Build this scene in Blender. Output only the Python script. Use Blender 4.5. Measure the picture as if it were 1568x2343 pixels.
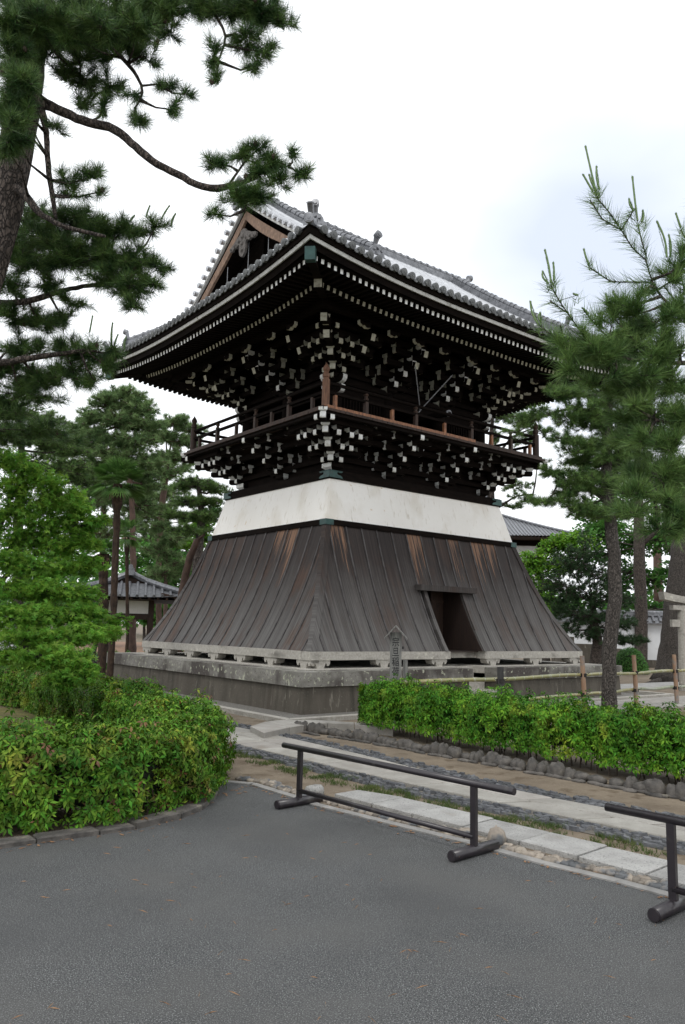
import bpy, math, random
import numpy as np
from mathutils import Matrix, Vector
random.seed(7); rng = np.random.default_rng(11)
scene = bpy.context.scene
for o in list(bpy.data.objects): bpy.data.objects.remove(o)

# ------------------------------------------------------------------ camera
F_PX = 1792.2; PITCH = math.radians(8.335); ROLL = math.radians(1.3284); EYE = 1.55
cp, sp = math.cos(PITCH), math.sin(PITCH)
FW = np.array([0, cp, sp]); UP0 = np.array([0, -sp, cp]); RT0 = np.array([1., 0, 0])
cr_, sr_ = math.cos(ROLL), math.sin(ROLL)
RT = cr_*RT0 + sr_*UP0; UPV = -sr_*RT0 + cr_*UP0
CAM = np.array([0, 0, EYE])
cd = bpy.data.cameras.new('camera'); cam = bpy.data.objects.new('camera', cd)
scene.collection.objects.link(cam)
cd.sensor_fit = 'HORIZONTAL'; cd.sensor_width = 36; cd.lens = 36*F_PX/1568
cd.clip_end = 2000; cd.clip_start = 0.05
cam.matrix_world = Matrix(((RT[0], UPV[0], -FW[0], 0), (RT[1], UPV[1], -FW[1], 0), (RT[2], UPV[2], -FW[2], EYE), (0, 0, 0, 1)))
scene.camera = cam
def ray(x, y): return FW + RT*(x-784)/F_PX - UPV*(y-1171)/F_PX
def gp(x, y, z=0.):
    d = ray(x, y); return CAM + d*((z-EYE)/d[2])
def at(x, y, Y):
    d = ray(x, y); return CAM + d*(Y/d[1])

# ------------------------------------------------------------------ sky and sun (overcast)
SUN_EL, SUN_AZ = math.radians(58), math.radians(200)
w = bpy.data.worlds.new('World'); scene.world = w; w.use_nodes = True
nt = w.node_tree; nt.nodes.clear()
N = nt.nodes.new; L = nt.links.new
out = N('ShaderNodeOutputWorld'); bg = N('ShaderNodeBackground'); sky = N('ShaderNodeTexSky')
sky.sky_type = 'NISHITA'; sky.sun_disc = False; sky.sun_elevation = SUN_EL; sky.sun_rotation = SUN_AZ
tc = N('ShaderNodeTexCoord'); mp = N('ShaderNodeMapping'); mp.inputs['Scale'].default_value = (1.4, 1.4, 2.6)
mp.inputs['Location'].default_value = (0.35, 0.1, 0.0)
L(tc.outputs['Generated'], mp.inputs['Vector'])
no = N('ShaderNodeTexNoise'); no.inputs['Scale'].default_value = 1.6; no.inputs['Detail'].default_value = 4; L(mp.outputs[0], no.inputs['Vector'])
# a thinner patch in the cloud deck, low over the right
dt = N('ShaderNodeVectorMath'); dt.operation = 'DISTANCE'; L(tc.outputs['Generated'], dt.inputs[0]); dt.inputs[1].default_value = (0.27, 0.85, 0.45)
ad = N('ShaderNodeMath'); ad.operation = 'MULTIPLY_ADD'; L(no.outputs['Fac'], ad.inputs[0]); ad.inputs[1].default_value = 0.45; L(dt.outputs['Value'], ad.inputs[2])
mr = N('ShaderNodeMapRange'); L(ad.outputs[0], mr.inputs['Value'])
mr.inputs['From Min'].default_value = 0.26; mr.inputs['From Max'].default_value = 0.50; mr.inputs['To Min'].default_value = 0.30; mr.inputs['To Max'].default_value = 1.0
mx = N('ShaderNodeMix'); mx.data_type = 'RGBA'; L(mr.outputs[0], mx.inputs['Factor'])
cl = N('ShaderNodeMix'); cl.data_type = 'RGBA'; L(sky.outputs[0], cl.inputs['A']); cl.inputs['B'].default_value = (5.9, 6.8, 8.6, 1); cl.inputs['Factor'].default_value = 0.8
L(cl.outputs['Result'], mx.inputs['A']); mx.inputs['B'].default_value = (11.6, 11.9, 12.3, 1)
L(mx.outputs['Result'], bg.inputs['Color']); bg.inputs['Strength'].default_value = 0.10
L(bg.outputs[0], out.inputs[0])
sl = bpy.data.lights.new('sun', 'SUN'); sl.energy = 0.9; sl.angle = math.radians(14); sl.color = (1, .97, .92)
so = bpy.data.objects.new('sun', sl); scene.collection.objects.link(so)
so.rotation_euler = (math.radians(90)-SUN_EL, 0, math.pi - SUN_AZ)
scene.view_settings.view_transform = 'Standard'; scene.view_settings.look = 'None'
scene.view_settings.exposure = 0.22; scene.view_settings.gamma = 1
scene.render.engine = 'CYCLES'
scene.cycles.max_bounces = 6; scene.cycles.diffuse_bounces = 3; scene.cycles.transparent_max_bounces = 4

# ------------------------------------------------------------------ materials
MATS = {}
def mat(name, c1, c2=None, scale=3., stretch=(1, 1, 1), detail=6, rough=.75, bump=0., bscale=30., island=0., spec=.5,
        spots=None, trans=0., metal=0., hue=0., crack=None, bstretch=None, lo=.35, hi=.65):
    m = bpy.data.materials.new(name); m.use_nodes = True; t = m.node_tree; t.nodes.clear(); N = t.nodes.new; L = t.links.new
    o = N('ShaderNodeOutputMaterial'); b = N('ShaderNodeBsdfPrincipled'); tc = N('ShaderNodeTexCoord')
    b.inputs['Roughness'].default_value = rough; b.inputs['Specular IOR Level'].default_value = spec; b.inputs['Metallic'].default_value = metal
    mp = N('ShaderNodeMapping'); mp.inputs['Scale'].default_value = stretch; L(tc.outputs['Object'], mp.inputs[0])
    n = N('ShaderNodeTexNoise'); n.inputs['Scale'].default_value = scale; n.inputs['Detail'].default_value = detail; n.inputs['Roughness'].default_value = .62; L(mp.outputs[0], n.inputs[0])
    r = N('ShaderNodeMapRange'); r.inputs['From Min'].default_value = lo; r.inputs['From Max'].default_value = hi; L(n.outputs['Fac'], r.inputs[0])
    mx = N('ShaderNodeMix'); mx.data_type = 'RGBA'; L(r.outputs[0], mx.inputs[0])
    mx.inputs['A'].default_value = (*c1, 1); mx.inputs['B'].default_value = (*(c2 or c1), 1); col = mx.outputs['Result']
    def blend(col, c, sc, a, bb, st=(1, 1, 1), dtl=4):
        mp2 = N('ShaderNodeMapping'); mp2.inputs['Scale'].default_value = st; L(tc.outputs['Object'], mp2.inputs[0])
        n2 = N('ShaderNodeTexNoise'); n2.inputs['Scale'].default_value = sc; n2.inputs['Detail'].default_value = dtl; L(mp2.outputs[0], n2.inputs[0])
        r2 = N('ShaderNodeMapRange'); r2.inputs['From Min'].default_value = a; r2.inputs['From Max'].default_value = bb; L(n2.outputs['Fac'], r2.inputs[0])
        x = N('ShaderNodeMix'); x.data_type = 'RGBA'; L(r2.outputs[0], x.inputs[0]); L(col, x.inputs['A']); x.inputs['B'].default_value = (*c, 1); return x.outputs['Result']
    for s in (spots or []): col = blend(col, *s)
    if crack:
        mpc = N('ShaderNodeMapping'); mpc.inputs['Scale'].default_value = crack[1]; L(tc.outputs['Object'], mpc.inputs[0])
        nn = N('ShaderNodeTexNoise'); nn.inputs['Scale'].default_value = crack[0]*.6; L(mpc.outputs[0], nn.inputs[0]); va = N('ShaderNodeVectorMath'); va.operation = 'MULTIPLY_ADD'; L(nn.outputs['Color'], va.inputs[0]); va.inputs[1].default_value = (2.2/crack[0],)*3; L(mpc.outputs[0], va.inputs[2])
        vo = N('ShaderNodeTexVoronoi'); vo.feature = 'DISTANCE_TO_EDGE'; vo.inputs['Scale'].default_value = crack[0]; L(va.outputs[0], vo.inputs['Vector'])
        rc = N('ShaderNodeMapRange'); L(vo.outputs['Distance'], rc.inputs[0]); rc.inputs['From Min'].default_value = .02; rc.inputs['From Max'].default_value = .16
        xc = N('ShaderNodeMix'); xc.data_type = 'RGBA'; L(rc.outputs[0], xc.inputs[0]); xc.inputs['A'].default_value = (*crack[2], 1); L(col, xc.inputs['B']); col = xc.outputs['Result']; crk = rc.outputs[0]
    if island or hue:
        g = N('ShaderNodeNewGeometry'); hs = N('ShaderNodeHueSaturation')
        r3 = N('ShaderNodeMapRange'); L(g.outputs['Random Per Island'], r3.inputs[0]); r3.inputs['To Min'].default_value = 1-island; r3.inputs['To Max'].default_value = 1+island
        L(r3.outputs[0], hs.inputs['Value'])
        if hue:
            ms = N('ShaderNodeMath'); ms.operation = 'MULTIPLY'; L(g.outputs['Random Per Island'], ms.inputs[0]); ms.inputs[1].default_value = 7.31
            fr = N('ShaderNodeMath'); fr.operation = 'FRACT'; L(ms.outputs[0], fr.inputs[0])
            r4 = N('ShaderNodeMapRange'); L(fr.outputs[0], r4.inputs[0]); r4.inputs['To Min'].default_value = .5-hue; r4.inputs['To Max'].default_value = .5+hue*.45
            L(r4.outputs[0], hs.inputs['Hue'])
        L(col, hs.inputs['Color']); col = hs.outputs[0]
    L(col, b.inputs['Base Color'])
    if bump:
        mp3 = N('ShaderNodeMapping'); mp3.inputs['Scale'].default_value = bstretch or stretch; L(tc.outputs['Object'], mp3.inputs[0])
        n3 = N('ShaderNodeTexNoise'); n3.inputs['Scale'].default_value = bscale; n3.inputs['Detail'].default_value = 5; L(mp3.outputs[0], n3.inputs[0])
        bp = N('ShaderNodeBump'); bp.inputs['Strength'].default_value = bump; bp.inputs['Distance'].default_value = .02; L(n3.outputs['Fac'], bp.inputs['Height']); L(bp.outputs[0], b.inputs['Normal'])
        if crack:
            b2 = N('ShaderNodeBump'); b2.inputs['Strength'].default_value = .9; b2.inputs['Distance'].default_value = .03; L(crk, b2.inputs['Height']); L(bp.outputs[0], b2.inputs['Normal']); L(b2.outputs[0], b.inputs['Normal'])
    if trans:
        tr = N('ShaderNodeBsdfTranslucent'); L(col, tr.inputs['Color']); ms = N('ShaderNodeMixShader'); ms.inputs[0].default_value = trans
        L(b.outputs[0], ms.inputs[1]); L(tr.outputs[0], ms.inputs[2]); L(ms.outputs[0], o.inputs[0])
    else: L(b.outputs[0], o.inputs[0])
    MATS[name] = m; return m
M_dark = mat('dark_wood', (.0045, .0034, .0030), (.011, .0075, .006), 4, (1, 1, 6), rough=.85, spec=.06)
M_brown = mat('brown_wood', (.018, .010, .007), (.05, .024, .013), 5, (6, 6, 1), rough=.7, bump=.15, island=.25)
M_orange = mat('reddish_wood', (.10, .036, .015), (.36, .15, .06), 6, (3, 3, 1), rough=.55, bump=.1, island=.2)
M_postw = mat('worn_post_wood', (.075, .032, .018), (.22, .11, .062), 9, (6, 6, .5), rough=.7, bump=.2)
M_barge = mat('bare_cedar', (.13, .078, .050), (.27, .175, .12), 5, (1, 2.5, 1.2), rough=.8, bump=.2, spots=[((.17, .11, .08), 6, .5, .62, (1, 2, 2))])
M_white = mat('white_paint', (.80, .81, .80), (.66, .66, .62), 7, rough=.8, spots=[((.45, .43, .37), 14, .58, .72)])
M_cream_shaded = mat('shaded_cream_paint', (.52, .51, .42), (.42, .41, .33), 7, rough=.9, spots=[((.24, .22, .17), 14, .56, .72)])  # yellowed white paint, its colour darkened for the shade under the eaves
M_carved = mat('carved_grey_wood', (.055, .050, .046), (.15, .135, .125), 18, rough=.9, bump=.5)
M_plaster = mat('white_plaster', (.80, .775, .73), (.86, .84, .80), .8, rough=.9, spots=[((.62, .50, .36), 6, .69, .75), ((.62, .57, .48), 1.3, .52, .80, (1, 1, .7)), ((.55, .50, .42), 5, .60, .80, (3, 3, .25))])
M_pwhite = mat('wall_white', (.58, .59, .60), (.66, .67, .68), 1, rough=.9, spots=[((.45, .42, .37), 2, .6, .8)])
M_granite = mat('granite', (.30, .28, .245), (.42, .40, .36), 25, rough=.85, bump=.2, bscale=60, spots=[((.16, .15, .13), 2.2, .55, .75, (1, 1, 2)), ((.48, .46, .40), 9, .60, .7)])
M_capst = mat('mossy_stone', (.145, .137, .118), (.255, .245, .220), 2, (1, 1, 2.5), rough=.85, bump=.35, bscale=18, spots=[((.060, .050, .045), 1.3, .47, .56, (1, 1, .5)), ((.42, .43, .33), 13, .60, .66), ((.10, .095, .08), 26, .56, .68)])
M_render = mat('old_render', (.070, .060, .047), (.105, .092, .073), 1.6, (1, 1, .5), rough=.9, bump=.3, spots=[((.045, .040, .030), 3, .50, .72, (2, 2, .25)), ((.15, .145, .11), 30, .64, .70), ((.19, .17, .14), 7, .62, .72, (2, 2, .4)), ((.07, .058, .045), 2.5, .58, .7, (1.5, 1.5, .3))])
M_tile = mat('roof_tile', (.42, .425, .44), (.60, .61, .63), 6, rough=.36, metal=.8, bump=.12, bscale=14, spec=.6, spots=[((.30, .31, .30), 11, .60, .72)], island=.1)
M_tile2 = mat('grey_tile', (.12, .125, .135), (.24, .245, .26), 9, rough=.42, metal=.45, bump=.1, spec=.6)
M_disc = mat('eave_tile_face', (.075, .080, .082), (.13, .135, .135), 9, rough=.6, bump=.2, spots=[((.20, .21, .20), 16, .6, .7)])
M_fascia = mat('pale_eave_board', (.46, .46, .44), (.62, .62, .60), 7, rough=.8, spots=[((.22, .21, .18), 12, .58, .72)])
M_copper = mat('green_copper', (.012, .042, .040), (.026, .085, .075), 5, rough=.5, metal=.15, spots=[((.03, .05, .045), 8, .55, .68)])
M_iron = mat('barrier_paint', (.016, .013, .016), (.024, .019, .023), 12, rough=.32, spec=.6, spots=[((.05, .045, .042), 9, .60, .72), ((.09, .06, .04), 40, .70, .74)])
M_bamboo = mat('bamboo', (.30, .265, .115), (.21, .22, .095), 3, (.7, .7, .7), rough=.35, spots=[((.40, .40, .30), 6, .6, .7)])
M_bambooold = mat('grey_bamboo', (.33, .34, .29), (.22, .25, .14), 3, rough=.45)
M_node = mat('bamboo_joint', (.42, .43, .36), (.35, .36, .3), 9, rough=.6)
M_fpost = mat('log_post', (.27, .16, .10), (.36, .25, .17), 8, (1, 1, .3), rough=.8, bump=.3, spots=[((.20, .19, .18), 5, .55, .68)])
M_tie = mat('black_rope', (.012, .010, .010), (.03, .026, .022), 30, rough=.9)
M_oldw = mat('old_grey_wood', (.12, .12, .115), (.25, .245, .23), 14, (3, 3, .25), rough=.9, bump=.3)
M_ink = mat('ink', (.018, .018, .020), rough=.8)
M_blackw = mat('charred_post', (.022, .021, .022), (.05, .048, .046), 12, (2, 2, .3), rough=.8)
M_bark = mat('pine_bark', (.060, .045, .036), (.13, .105, .090), 14, (1, 1, .6), rough=.95, bump=1., bscale=40, crack=(24, (1, 1, .38), (.020, .015, .012)))
M_bark2 = mat('grey_bark', (.070, .060, .052), (.135, .118, .103), 22, (1, 1, .5), rough=.95, bump=.9, bscale=30, crack=(38, (1, 1, .42), (.034, .028, .024)))
M_redbark = mat('red_pine_bark', (.050, .030, .022), (.105, .062, .045), 7, (1, 1, .5), rough=.9, bump=.6)
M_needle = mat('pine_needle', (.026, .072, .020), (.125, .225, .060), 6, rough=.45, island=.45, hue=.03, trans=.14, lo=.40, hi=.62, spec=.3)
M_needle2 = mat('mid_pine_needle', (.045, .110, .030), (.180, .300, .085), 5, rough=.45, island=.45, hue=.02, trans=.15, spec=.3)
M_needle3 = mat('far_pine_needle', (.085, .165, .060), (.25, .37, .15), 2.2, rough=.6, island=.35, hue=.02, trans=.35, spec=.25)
M_dneedle = mat('dark_needle', (.020, .050, .018), (.060, .115, .045), 3, rough=.6, island=.4, trans=.15, spec=.25)
M_candle = mat('pine_candle', (.11, .19, .07), (.17, .24, .10), 20, rough=.7)
M_cone = mat('pine_cone', (.028, .017, .012), (.06, .035, .024), 30, rough=.8)
M_maple = mat('maple_leaf', (.105, .270, .035), (.230, .460, .065), 1.6, rough=.5, island=.35, hue=.03, trans=.5, spec=.25)
M_maple2 = mat('bright_maple_leaf', (.07, .20, .018), (.15, .34, .03), .9, rough=.5, island=.3, hue=.025, trans=.4, spec=.3)
M_broad = mat('broad_leaf', (.045, .150, .028), (.090, .250, .045), .7, rough=.5, island=.3, hue=.02, trans=.4, spec=.3)
M_hedgeA = mat('hedge_leaf', (.032, .110, .010), (.105, .245, .022), 2.2, rough=.6, island=.5, hue=.035, trans=.16, spec=.15, spots=[((.20, .24, .028), 2.8, .54, .72), ((.20, .12, .05), 3.1, .66, .76)])
M_hedgeB = mat('fresh_hedge_leaf', (.028, .120, .009), (.105, .280, .020), 2.2, rough=.6, island=.5, hue=.03, trans=.16, spec=.15, spots=[((.22, .30, .03), 3.2, .55, .74)])
M_redleaf = mat('red_leaf', (.14, .040, .024), (.20, .11, .035), 5, rough=.4, island=.3, trans=.25)
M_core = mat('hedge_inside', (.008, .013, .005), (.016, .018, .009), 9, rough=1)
M_stem = mat('stem', (.045, .032, .022), (.08, .06, .04), 10, rough=.9)
M_palm = mat('palm_frond', (.06, .15, .03), (.15, .28, .07), 3, rough=.4, island=.3, trans=.25)
M_fibre = mat('palm_fibre', (.018, .011, .008), (.055, .033, .02), 14, (1, 1, .5), rough=1, bump=1.)
M_asphalt = mat('asphalt', (.050, .052, .052), (.074, .076, .076), .9, rough=.8, bump=.5, bscale=120, spots=[((.27, .275, .275), 170, .58, .63, (1, 1, 1), 1), ((.016, .017, .018), 140, .55, .61, (1, 1, 1), 1), ((.088, .087, .083), 1.1, .45, .80), ((.044, .045, .046), .6, .48, .78)])
M_dirt = mat('packed_earth', (.125, .096, .066), (.205, .165, .118), 1.8, rough=.95, bump=.45, bscale=25, spots=[((.10, .072, .045), 5, .55, .66), ((.33, .28, .21), 60, .66, .72)])
M_moss = mat('moss', (.065, .062, .012), (.12, .105, .022), 4, rough=1, bump=.6, bscale=40, spots=[((.11, .075, .04), 3, .56, .66)])
M_slab = mat('pale_slab', (.25, .235, .21), (.35, .335, .305), 3, rough=.85, bump=.3, bscale=40, island=.10, hue=.015, spots=[((.25, .235, .21), 60, .60, .68), ((.24, .21, .17), 2.4, .62, .78)])
M_slab2 = mat('square_slab', (.25, .245, .235), (.36, .355, .34), 4, rough=.9, bump=.5, bscale=60, island=.10, spots=[((.17, .17, .165), 75, .58, .66), ((.22, .20, .16), 3, .62, .78)])
M_cobble = mat('dark_cobble', (.055, .058, .066), (.115, .118, .125), 8, rough=.6, bump=.5, bscale=30, island=.35, spots=[((.16, .15, .13), 9, .6, .75)])
M_rock = mat('rock', (.042, .039, .036), (.12, .108, .095), 7, rough=.8, bump=.8, bscale=14, island=.3, spots=[((.20, .18, .14), 9, .62, .75)])
M_pebble = mat('pebble', (.20, .17, .14), (.30, .26, .21), 9, rough=.7, bump=.3, island=.4, spots=[((.10, .105, .11), 5, .5, .6)])
M_rope = mat('pale_rope', (.34, .35, .37), (.22, .22, .23), 30, rough=.7)
M_grass = mat('grass', (.050, .095, .020), (.12, .15, .04), 6, rough=.7, island=.4, trans=.3)
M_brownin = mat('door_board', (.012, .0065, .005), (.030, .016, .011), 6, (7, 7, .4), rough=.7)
M_leaflit = mat('dry_needle', (.20, .10, .045), (.28, .16, .08), 5, rough=.8)

# weathered skirt boards: grey low down where rain strikes, brown under the trim, some bare orange boards
def plank_mat(name, warm, ax=0):
    m = bpy.data.materials.new(name); m.use_nodes = True; t = m.node_tree; N = t.nodes.new; L = t.links.new
    b = t.nodes['Principled BSDF']; b.inputs['Roughness'].default_value = .72; b.inputs['Specular IOR Level'].default_value = .3
    tc = N('ShaderNodeTexCoord'); sx = N('ShaderNodeSeparateXYZ'); L(tc.outputs['Object'], sx.inputs[0]); ge = N('ShaderNodeNewGeometry')
    isl = ge.outputs['Random Per Island']
    def noise(sc, st, dtl=6):
        mp = N('ShaderNodeMapping'); mp.inputs['Scale'].default_value = st; L(tc.outputs['Object'], mp.inputs[0])
        n = N('ShaderNodeTexNoise'); n.noise_dimensions = '4D'; n.inputs['Scale'].default_value = sc; n.inputs['Detail'].default_value = dtl; n.inputs['Roughness'].default_value = .65
        mm = N('ShaderNodeMath'); mm.operation = 'MULTIPLY'; L(isl, mm.inputs[0]); mm.inputs[1].default_value = 40; L(mm.outputs[0], n.inputs['W']); L(mp.outputs[0], n.inputs['Vector']); return n.outputs['Fac']
    def mr(x, a, b_, c=0, d=1):
        r = N('ShaderNodeMapRange'); L(x, r.inputs[0]); r.inputs['From Min'].default_value = a; r.inputs['From Max'].default_value = b_; r.inputs['To Min'].default_value = c; r.inputs['To Max'].default_value = d; return r.outputs[0]
    def mth(op, a, b_):
        q = N('ShaderNodeMath'); q.operation = op
        for i, v in ((0, a), (1, b_)):
            if isinstance(v, (int, float)): q.inputs[i].default_value = v
            else: L(v, q.inputs[i])
        return q.outputs[0]
    def mixc(f, a, b_):
        x = N('ShaderNodeMix'); x.data_type = 'RGBA'; L(f, x.inputs[0])
        for k, v in (('A', a), ('B', b_)):
            if isinstance(v, tuple): x.inputs[k].default_value = (*v, 1)
            else: L(v, x.inputs[k])
        return x.outputs['Result']
    grain = noise(9, (4, .04, .05) if ax == 0 else (.04, 4, .05), 3); coarse = noise(1.6, (1.2, .1, .5) if ax == 0 else (.1, 1.2, .5))
    grey = mixc(mr(grain, .34, .66), (.060, .056, .053), (.130, .124, .119))
    dark = mixc(mr(grain, .36, .64), (.015, .0115, .011), (.038, .029, .026))
    h = mth('ADD', sx.outputs['Z'], mth('MULTIPLY', mth('SUBTRACT', coarse, .5), 2.6))
    c = mixc(mr(h, 1.2, 3.0), grey, dark)
    br = mth('MULTIPLY', mr(coarse, .50, .66), warm)
    c = mixc(br, c, mixc(mr(grain, .35, .65), (.045, .023, .015), (.105, .06, .04)))
    # bare orange boards high up
    pick = mth('GREATER_THAN', isl, .70)
    st = noise(7, (2.6, .03, .10) if ax == 0 else (.03, 2.6, .10)); f = mth('MULTIPLY', pick, mr(mth('ADD', st, mth('MULTIPLY', mth('SUBTRACT', sx.outputs['Z'], 3.1), .16)), .52, .60))
    c = mixc(f, c, mixc(mr(grain, .3, .7), (.11, .058, .034), (.26, .15, .095)))
    L(c, b.inputs['Base Color'])
    bp = N('ShaderNodeBump'); bp.inputs['Strength'].default_value = .18; bp.inputs['Distance'].default_value = .01; L(grain, bp.inputs['Height']); L(bp.outputs[0], b.inputs['Normal'])
    return m
M_batten = mat('batten_wood', (.030, .026, .026), (.085, .078, .077), 5, (2, 2, .3), rough=.8)
M_plankR = plank_mat('weathered_boards', .35); M_plankL = plank_mat('weathered_boards_warm', .85, 1)

# ------------------------------------------------------------------ mesh tools
def rotz(a): c, s = math.cos(a), math.sin(a); return np.array([[c, -s, 0], [s, c, 0], [0, 0, 1.]])
def nrm(v): v = np.asarray(v, float); return v/(np.linalg.norm(v)+1e-12)
class MB:
    def __init__(s): s.v = []; s.f = []; s.m = []
    def add(s, V, Fs, mi=0):
        b = len(s.v); s.v += [tuple(map(float, p)) for p in V]
        for i, f in enumerate(Fs): s.f.append(tuple(b+k for k in f)); s.m.append(mi[i] if isinstance(mi, (list, tuple)) else mi)
    def hexa(s, P, mi=0):   # P: 8 corners, bottom 4 ccw then top 4 ; mi single or 6: bottom, top, front(01), right(12), back(23), left(30)
        s.add(P, [(3, 2, 1, 0), (4, 5, 6, 7), (0, 1, 5, 4), (1, 2, 6, 5), (2, 3, 7, 6), (3, 0, 4, 7)], mi)
    def box(s, c, size, R=None, mi=0, taper=None):
        x, y, z = [q/2 for q in size]; tx, ty = taper or (1, 1)
        P = np.array([(-x*tx, -y*ty, -z), (x*tx, -y*ty, -z), (x*tx, y*ty, -z), (-x*tx, y*ty, -z), (-x, -y, z), (x, -y, z), (x, y, z), (-x, y, z)])
        if R is not None: P = P @ np.asarray(R).T
        s.hexa(P+np.asarray(c, float), mi)
    def beam(s, a, b, wd, h, mi=0, e0=None, e1=None, up=(0, 0, 1)):   # box from a to b
        a = np.asarray(a, float); b = np.asarray(b, float); d = nrm(b-a); side = nrm(np.cross(d, up)); u = np.cross(side, d)
        P = [a-side*wd/2-u*h/2, b-side*wd/2-u*h/2, b+side*wd/2-u*h/2, a+side*wd/2-u*h/2, a-side*wd/2+u*h/2, b-side*wd/2+u*h/2, b+side*wd/2+u*h/2, a+side*wd/2+u*h/2]
        P = [P[3], P[2], P[1], P[0], P[7], P[6], P[5], P[4]]
        s.hexa(P, [mi, mi, mi, e1 if e1 is not None else mi, mi, e0 if e0 is not None else mi])
    def tube(s, pts, rad, n=8, mi=0, caps=True, capm=None, jit=0.):
        pts = np.asarray(pts, float); k = len(pts); rad = np.broadcast_to(np.asarray(rad, float), (k,))
        t = np.gradient(pts, axis=0) if k > 1 else np.array([[0, 0, 1.]]); rings = []
        ref = np.array([0, 0, 1.]) if abs(nrm(t[0])[2]) < .9 else np.array([1., 0, 0]); side = nrm(np.cross(t[0], ref))
        for i in range(k):
            d = nrm(t[i]); side = nrm(side-d*(side@d)); u = np.cross(d, side); an = np.arange(n)*2*math.pi/n
            rr = rad[i]*(1+jit*(rng.random(n)-.5)) if jit else rad[i]
            rings.append(pts[i]+(np.cos(an)*rr)[:, None]*side+(np.sin(an)*rr)[:, None]*u)
        V = np.concatenate(rings); Fs = [(i*n+j, i*n+(j+1) % n, (i+1)*n+(j+1) % n, (i+1)*n+j) for i in range(k-1) for j in range(n)]; m = [mi]*len(Fs)
        if caps: Fs += [tuple(range(n-1, -1, -1)), tuple((k-1)*n+j for j in range(n))]; m += [mi if capm is None else capm]*2
        s.add(V, Fs, m)
    def prism(s, poly, z0, z1, mi=0, side=None):   # poly ccw list of xy, heights may be arrays
        n = len(poly); V = [(p[0], p[1], z0) for p in poly]+[(p[0], p[1], z1) for p in poly]
        s.add(V, [tuple(range(n-1, -1, -1)), tuple(range(n, 2*n))]+[(i, (i+1) % n, n+(i+1) % n, n+i) for i in range(n)], [mi, mi]+[mi if side is None else side]*n)
    def plate(s, poly2, fr, th, mi=0, edge=None):  # extrude 2D polygon: fr(u,v,w)->3D point, thickness w
        n = len(poly2); V = [fr(p[0], p[1], 0) for p in poly2]+[fr(p[0], p[1], th) for p in poly2]
        s.add(V, [tuple(range(n-1, -1, -1)), tuple(range(n, 2*n))]+[(i, (i+1) % n, n+(i+1) % n, n+i) for i in range(n)], [mi, mi]+[mi if edge is None else edge]*n)
    def grid(s, G, mi=0, flip=False):
        a, b = len(G), len(G[0]); V = [p for r in G for p in r]; Fs = []
        for i in range(a-1):
            for j in range(b-1):
                q = (i*b+j, i*b+j+1, (i+1)*b+j+1, (i+1)*b+j); Fs.append(q[::-1] if flip else q)
        s.add(V, Fs, mi)
    def lathe(s, c, prof, n=12, mi=0):
        c = np.asarray(c, float); V = []; 
        for r, z in prof:
            for j in range(n): a = 2*math.pi*j/n; V.append(c+np.array([r*math.cos(a), r*math.sin(a), z]))
        k = len(prof); Fs = [(i*n+j, i*n+(j+1) % n, (i+1)*n+(j+1) % n, (i+1)*n+j) for i in range(k-1) for j in range(n)]+[tuple(range(n-1, -1, -1)), tuple((k-1)*n+j for j in range(n))]
        s.add(V, Fs, mi)
COL = scene.collection
def tag(o, label=None, cat=None, group=None, kind=None):
    for k, v in (('label', label), ('category', cat), ('group', group), ('kind', kind)):
        if v: o[k] = v
    return o
def build(name, mb, mats, parent=None, smooth=False, loc=None):
    me = bpy.data.meshes.new(name); me.from_pydata(mb.v, [], mb.f)
    for m in (mats if isinstance(mats, (list, tuple)) else [mats]): me.materials.append(m)
    me.polygons.foreach_set('material_index', mb.m)
    if smooth: me.polygons.foreach_set('use_smooth', [True]*len(mb.f))
    me.update(); o = bpy.data.objects.new(name, me); COL.objects.link(o)
    if parent is not None: o.parent = parent
    if loc is not None: o.location = loc
    return o
def raw(name, V, T, mats, mi=None, parent=None, k=3):      # big meshes: V (n,3), T (m,k)
    me = bpy.data.meshes.new(name); V = np.asarray(V, np.float32); T = np.asarray(T, np.int32)
    me.vertices.add(len(V)); me.vertices.foreach_set('co', V.ravel()); me.loops.add(T.size); me.loops.foreach_set('vertex_index', T.ravel())
    me.polygons.add(len(T)); me.polygons.foreach_set('loop_start', np.arange(0, T.size, k, dtype=np.int32)); me.polygons.foreach_set('loop_total', np.full(len(T), k, np.int32))
    for m in mats: me.materials.append(m)
    if mi is not None: me.polygons.foreach_set('material_index', np.asarray(mi, np.int32))
    me.update(calc_edges=True); o = bpy.data.objects.new(name, me); COL.objects.link(o)
    if parent is not None: o.parent = parent
    return o
def empty(name, loc=(0, 0, 0), rz=0., **k):
    o = bpy.data.objects.new(name, None); COL.objects.link(o); o.location = loc; o.rotation_euler = (0, 0, rz); o.empty_display_size = .2
    return tag(o, k.get('label'), k.get('cat'), k.get('group'), k.get('kind'))
def copy_tree(o, parent=None):
    c = o.copy(); COL.objects.link(c); c.parent = parent
    for ch in list(o.children): copy_tree(ch, c)
    return c

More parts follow.
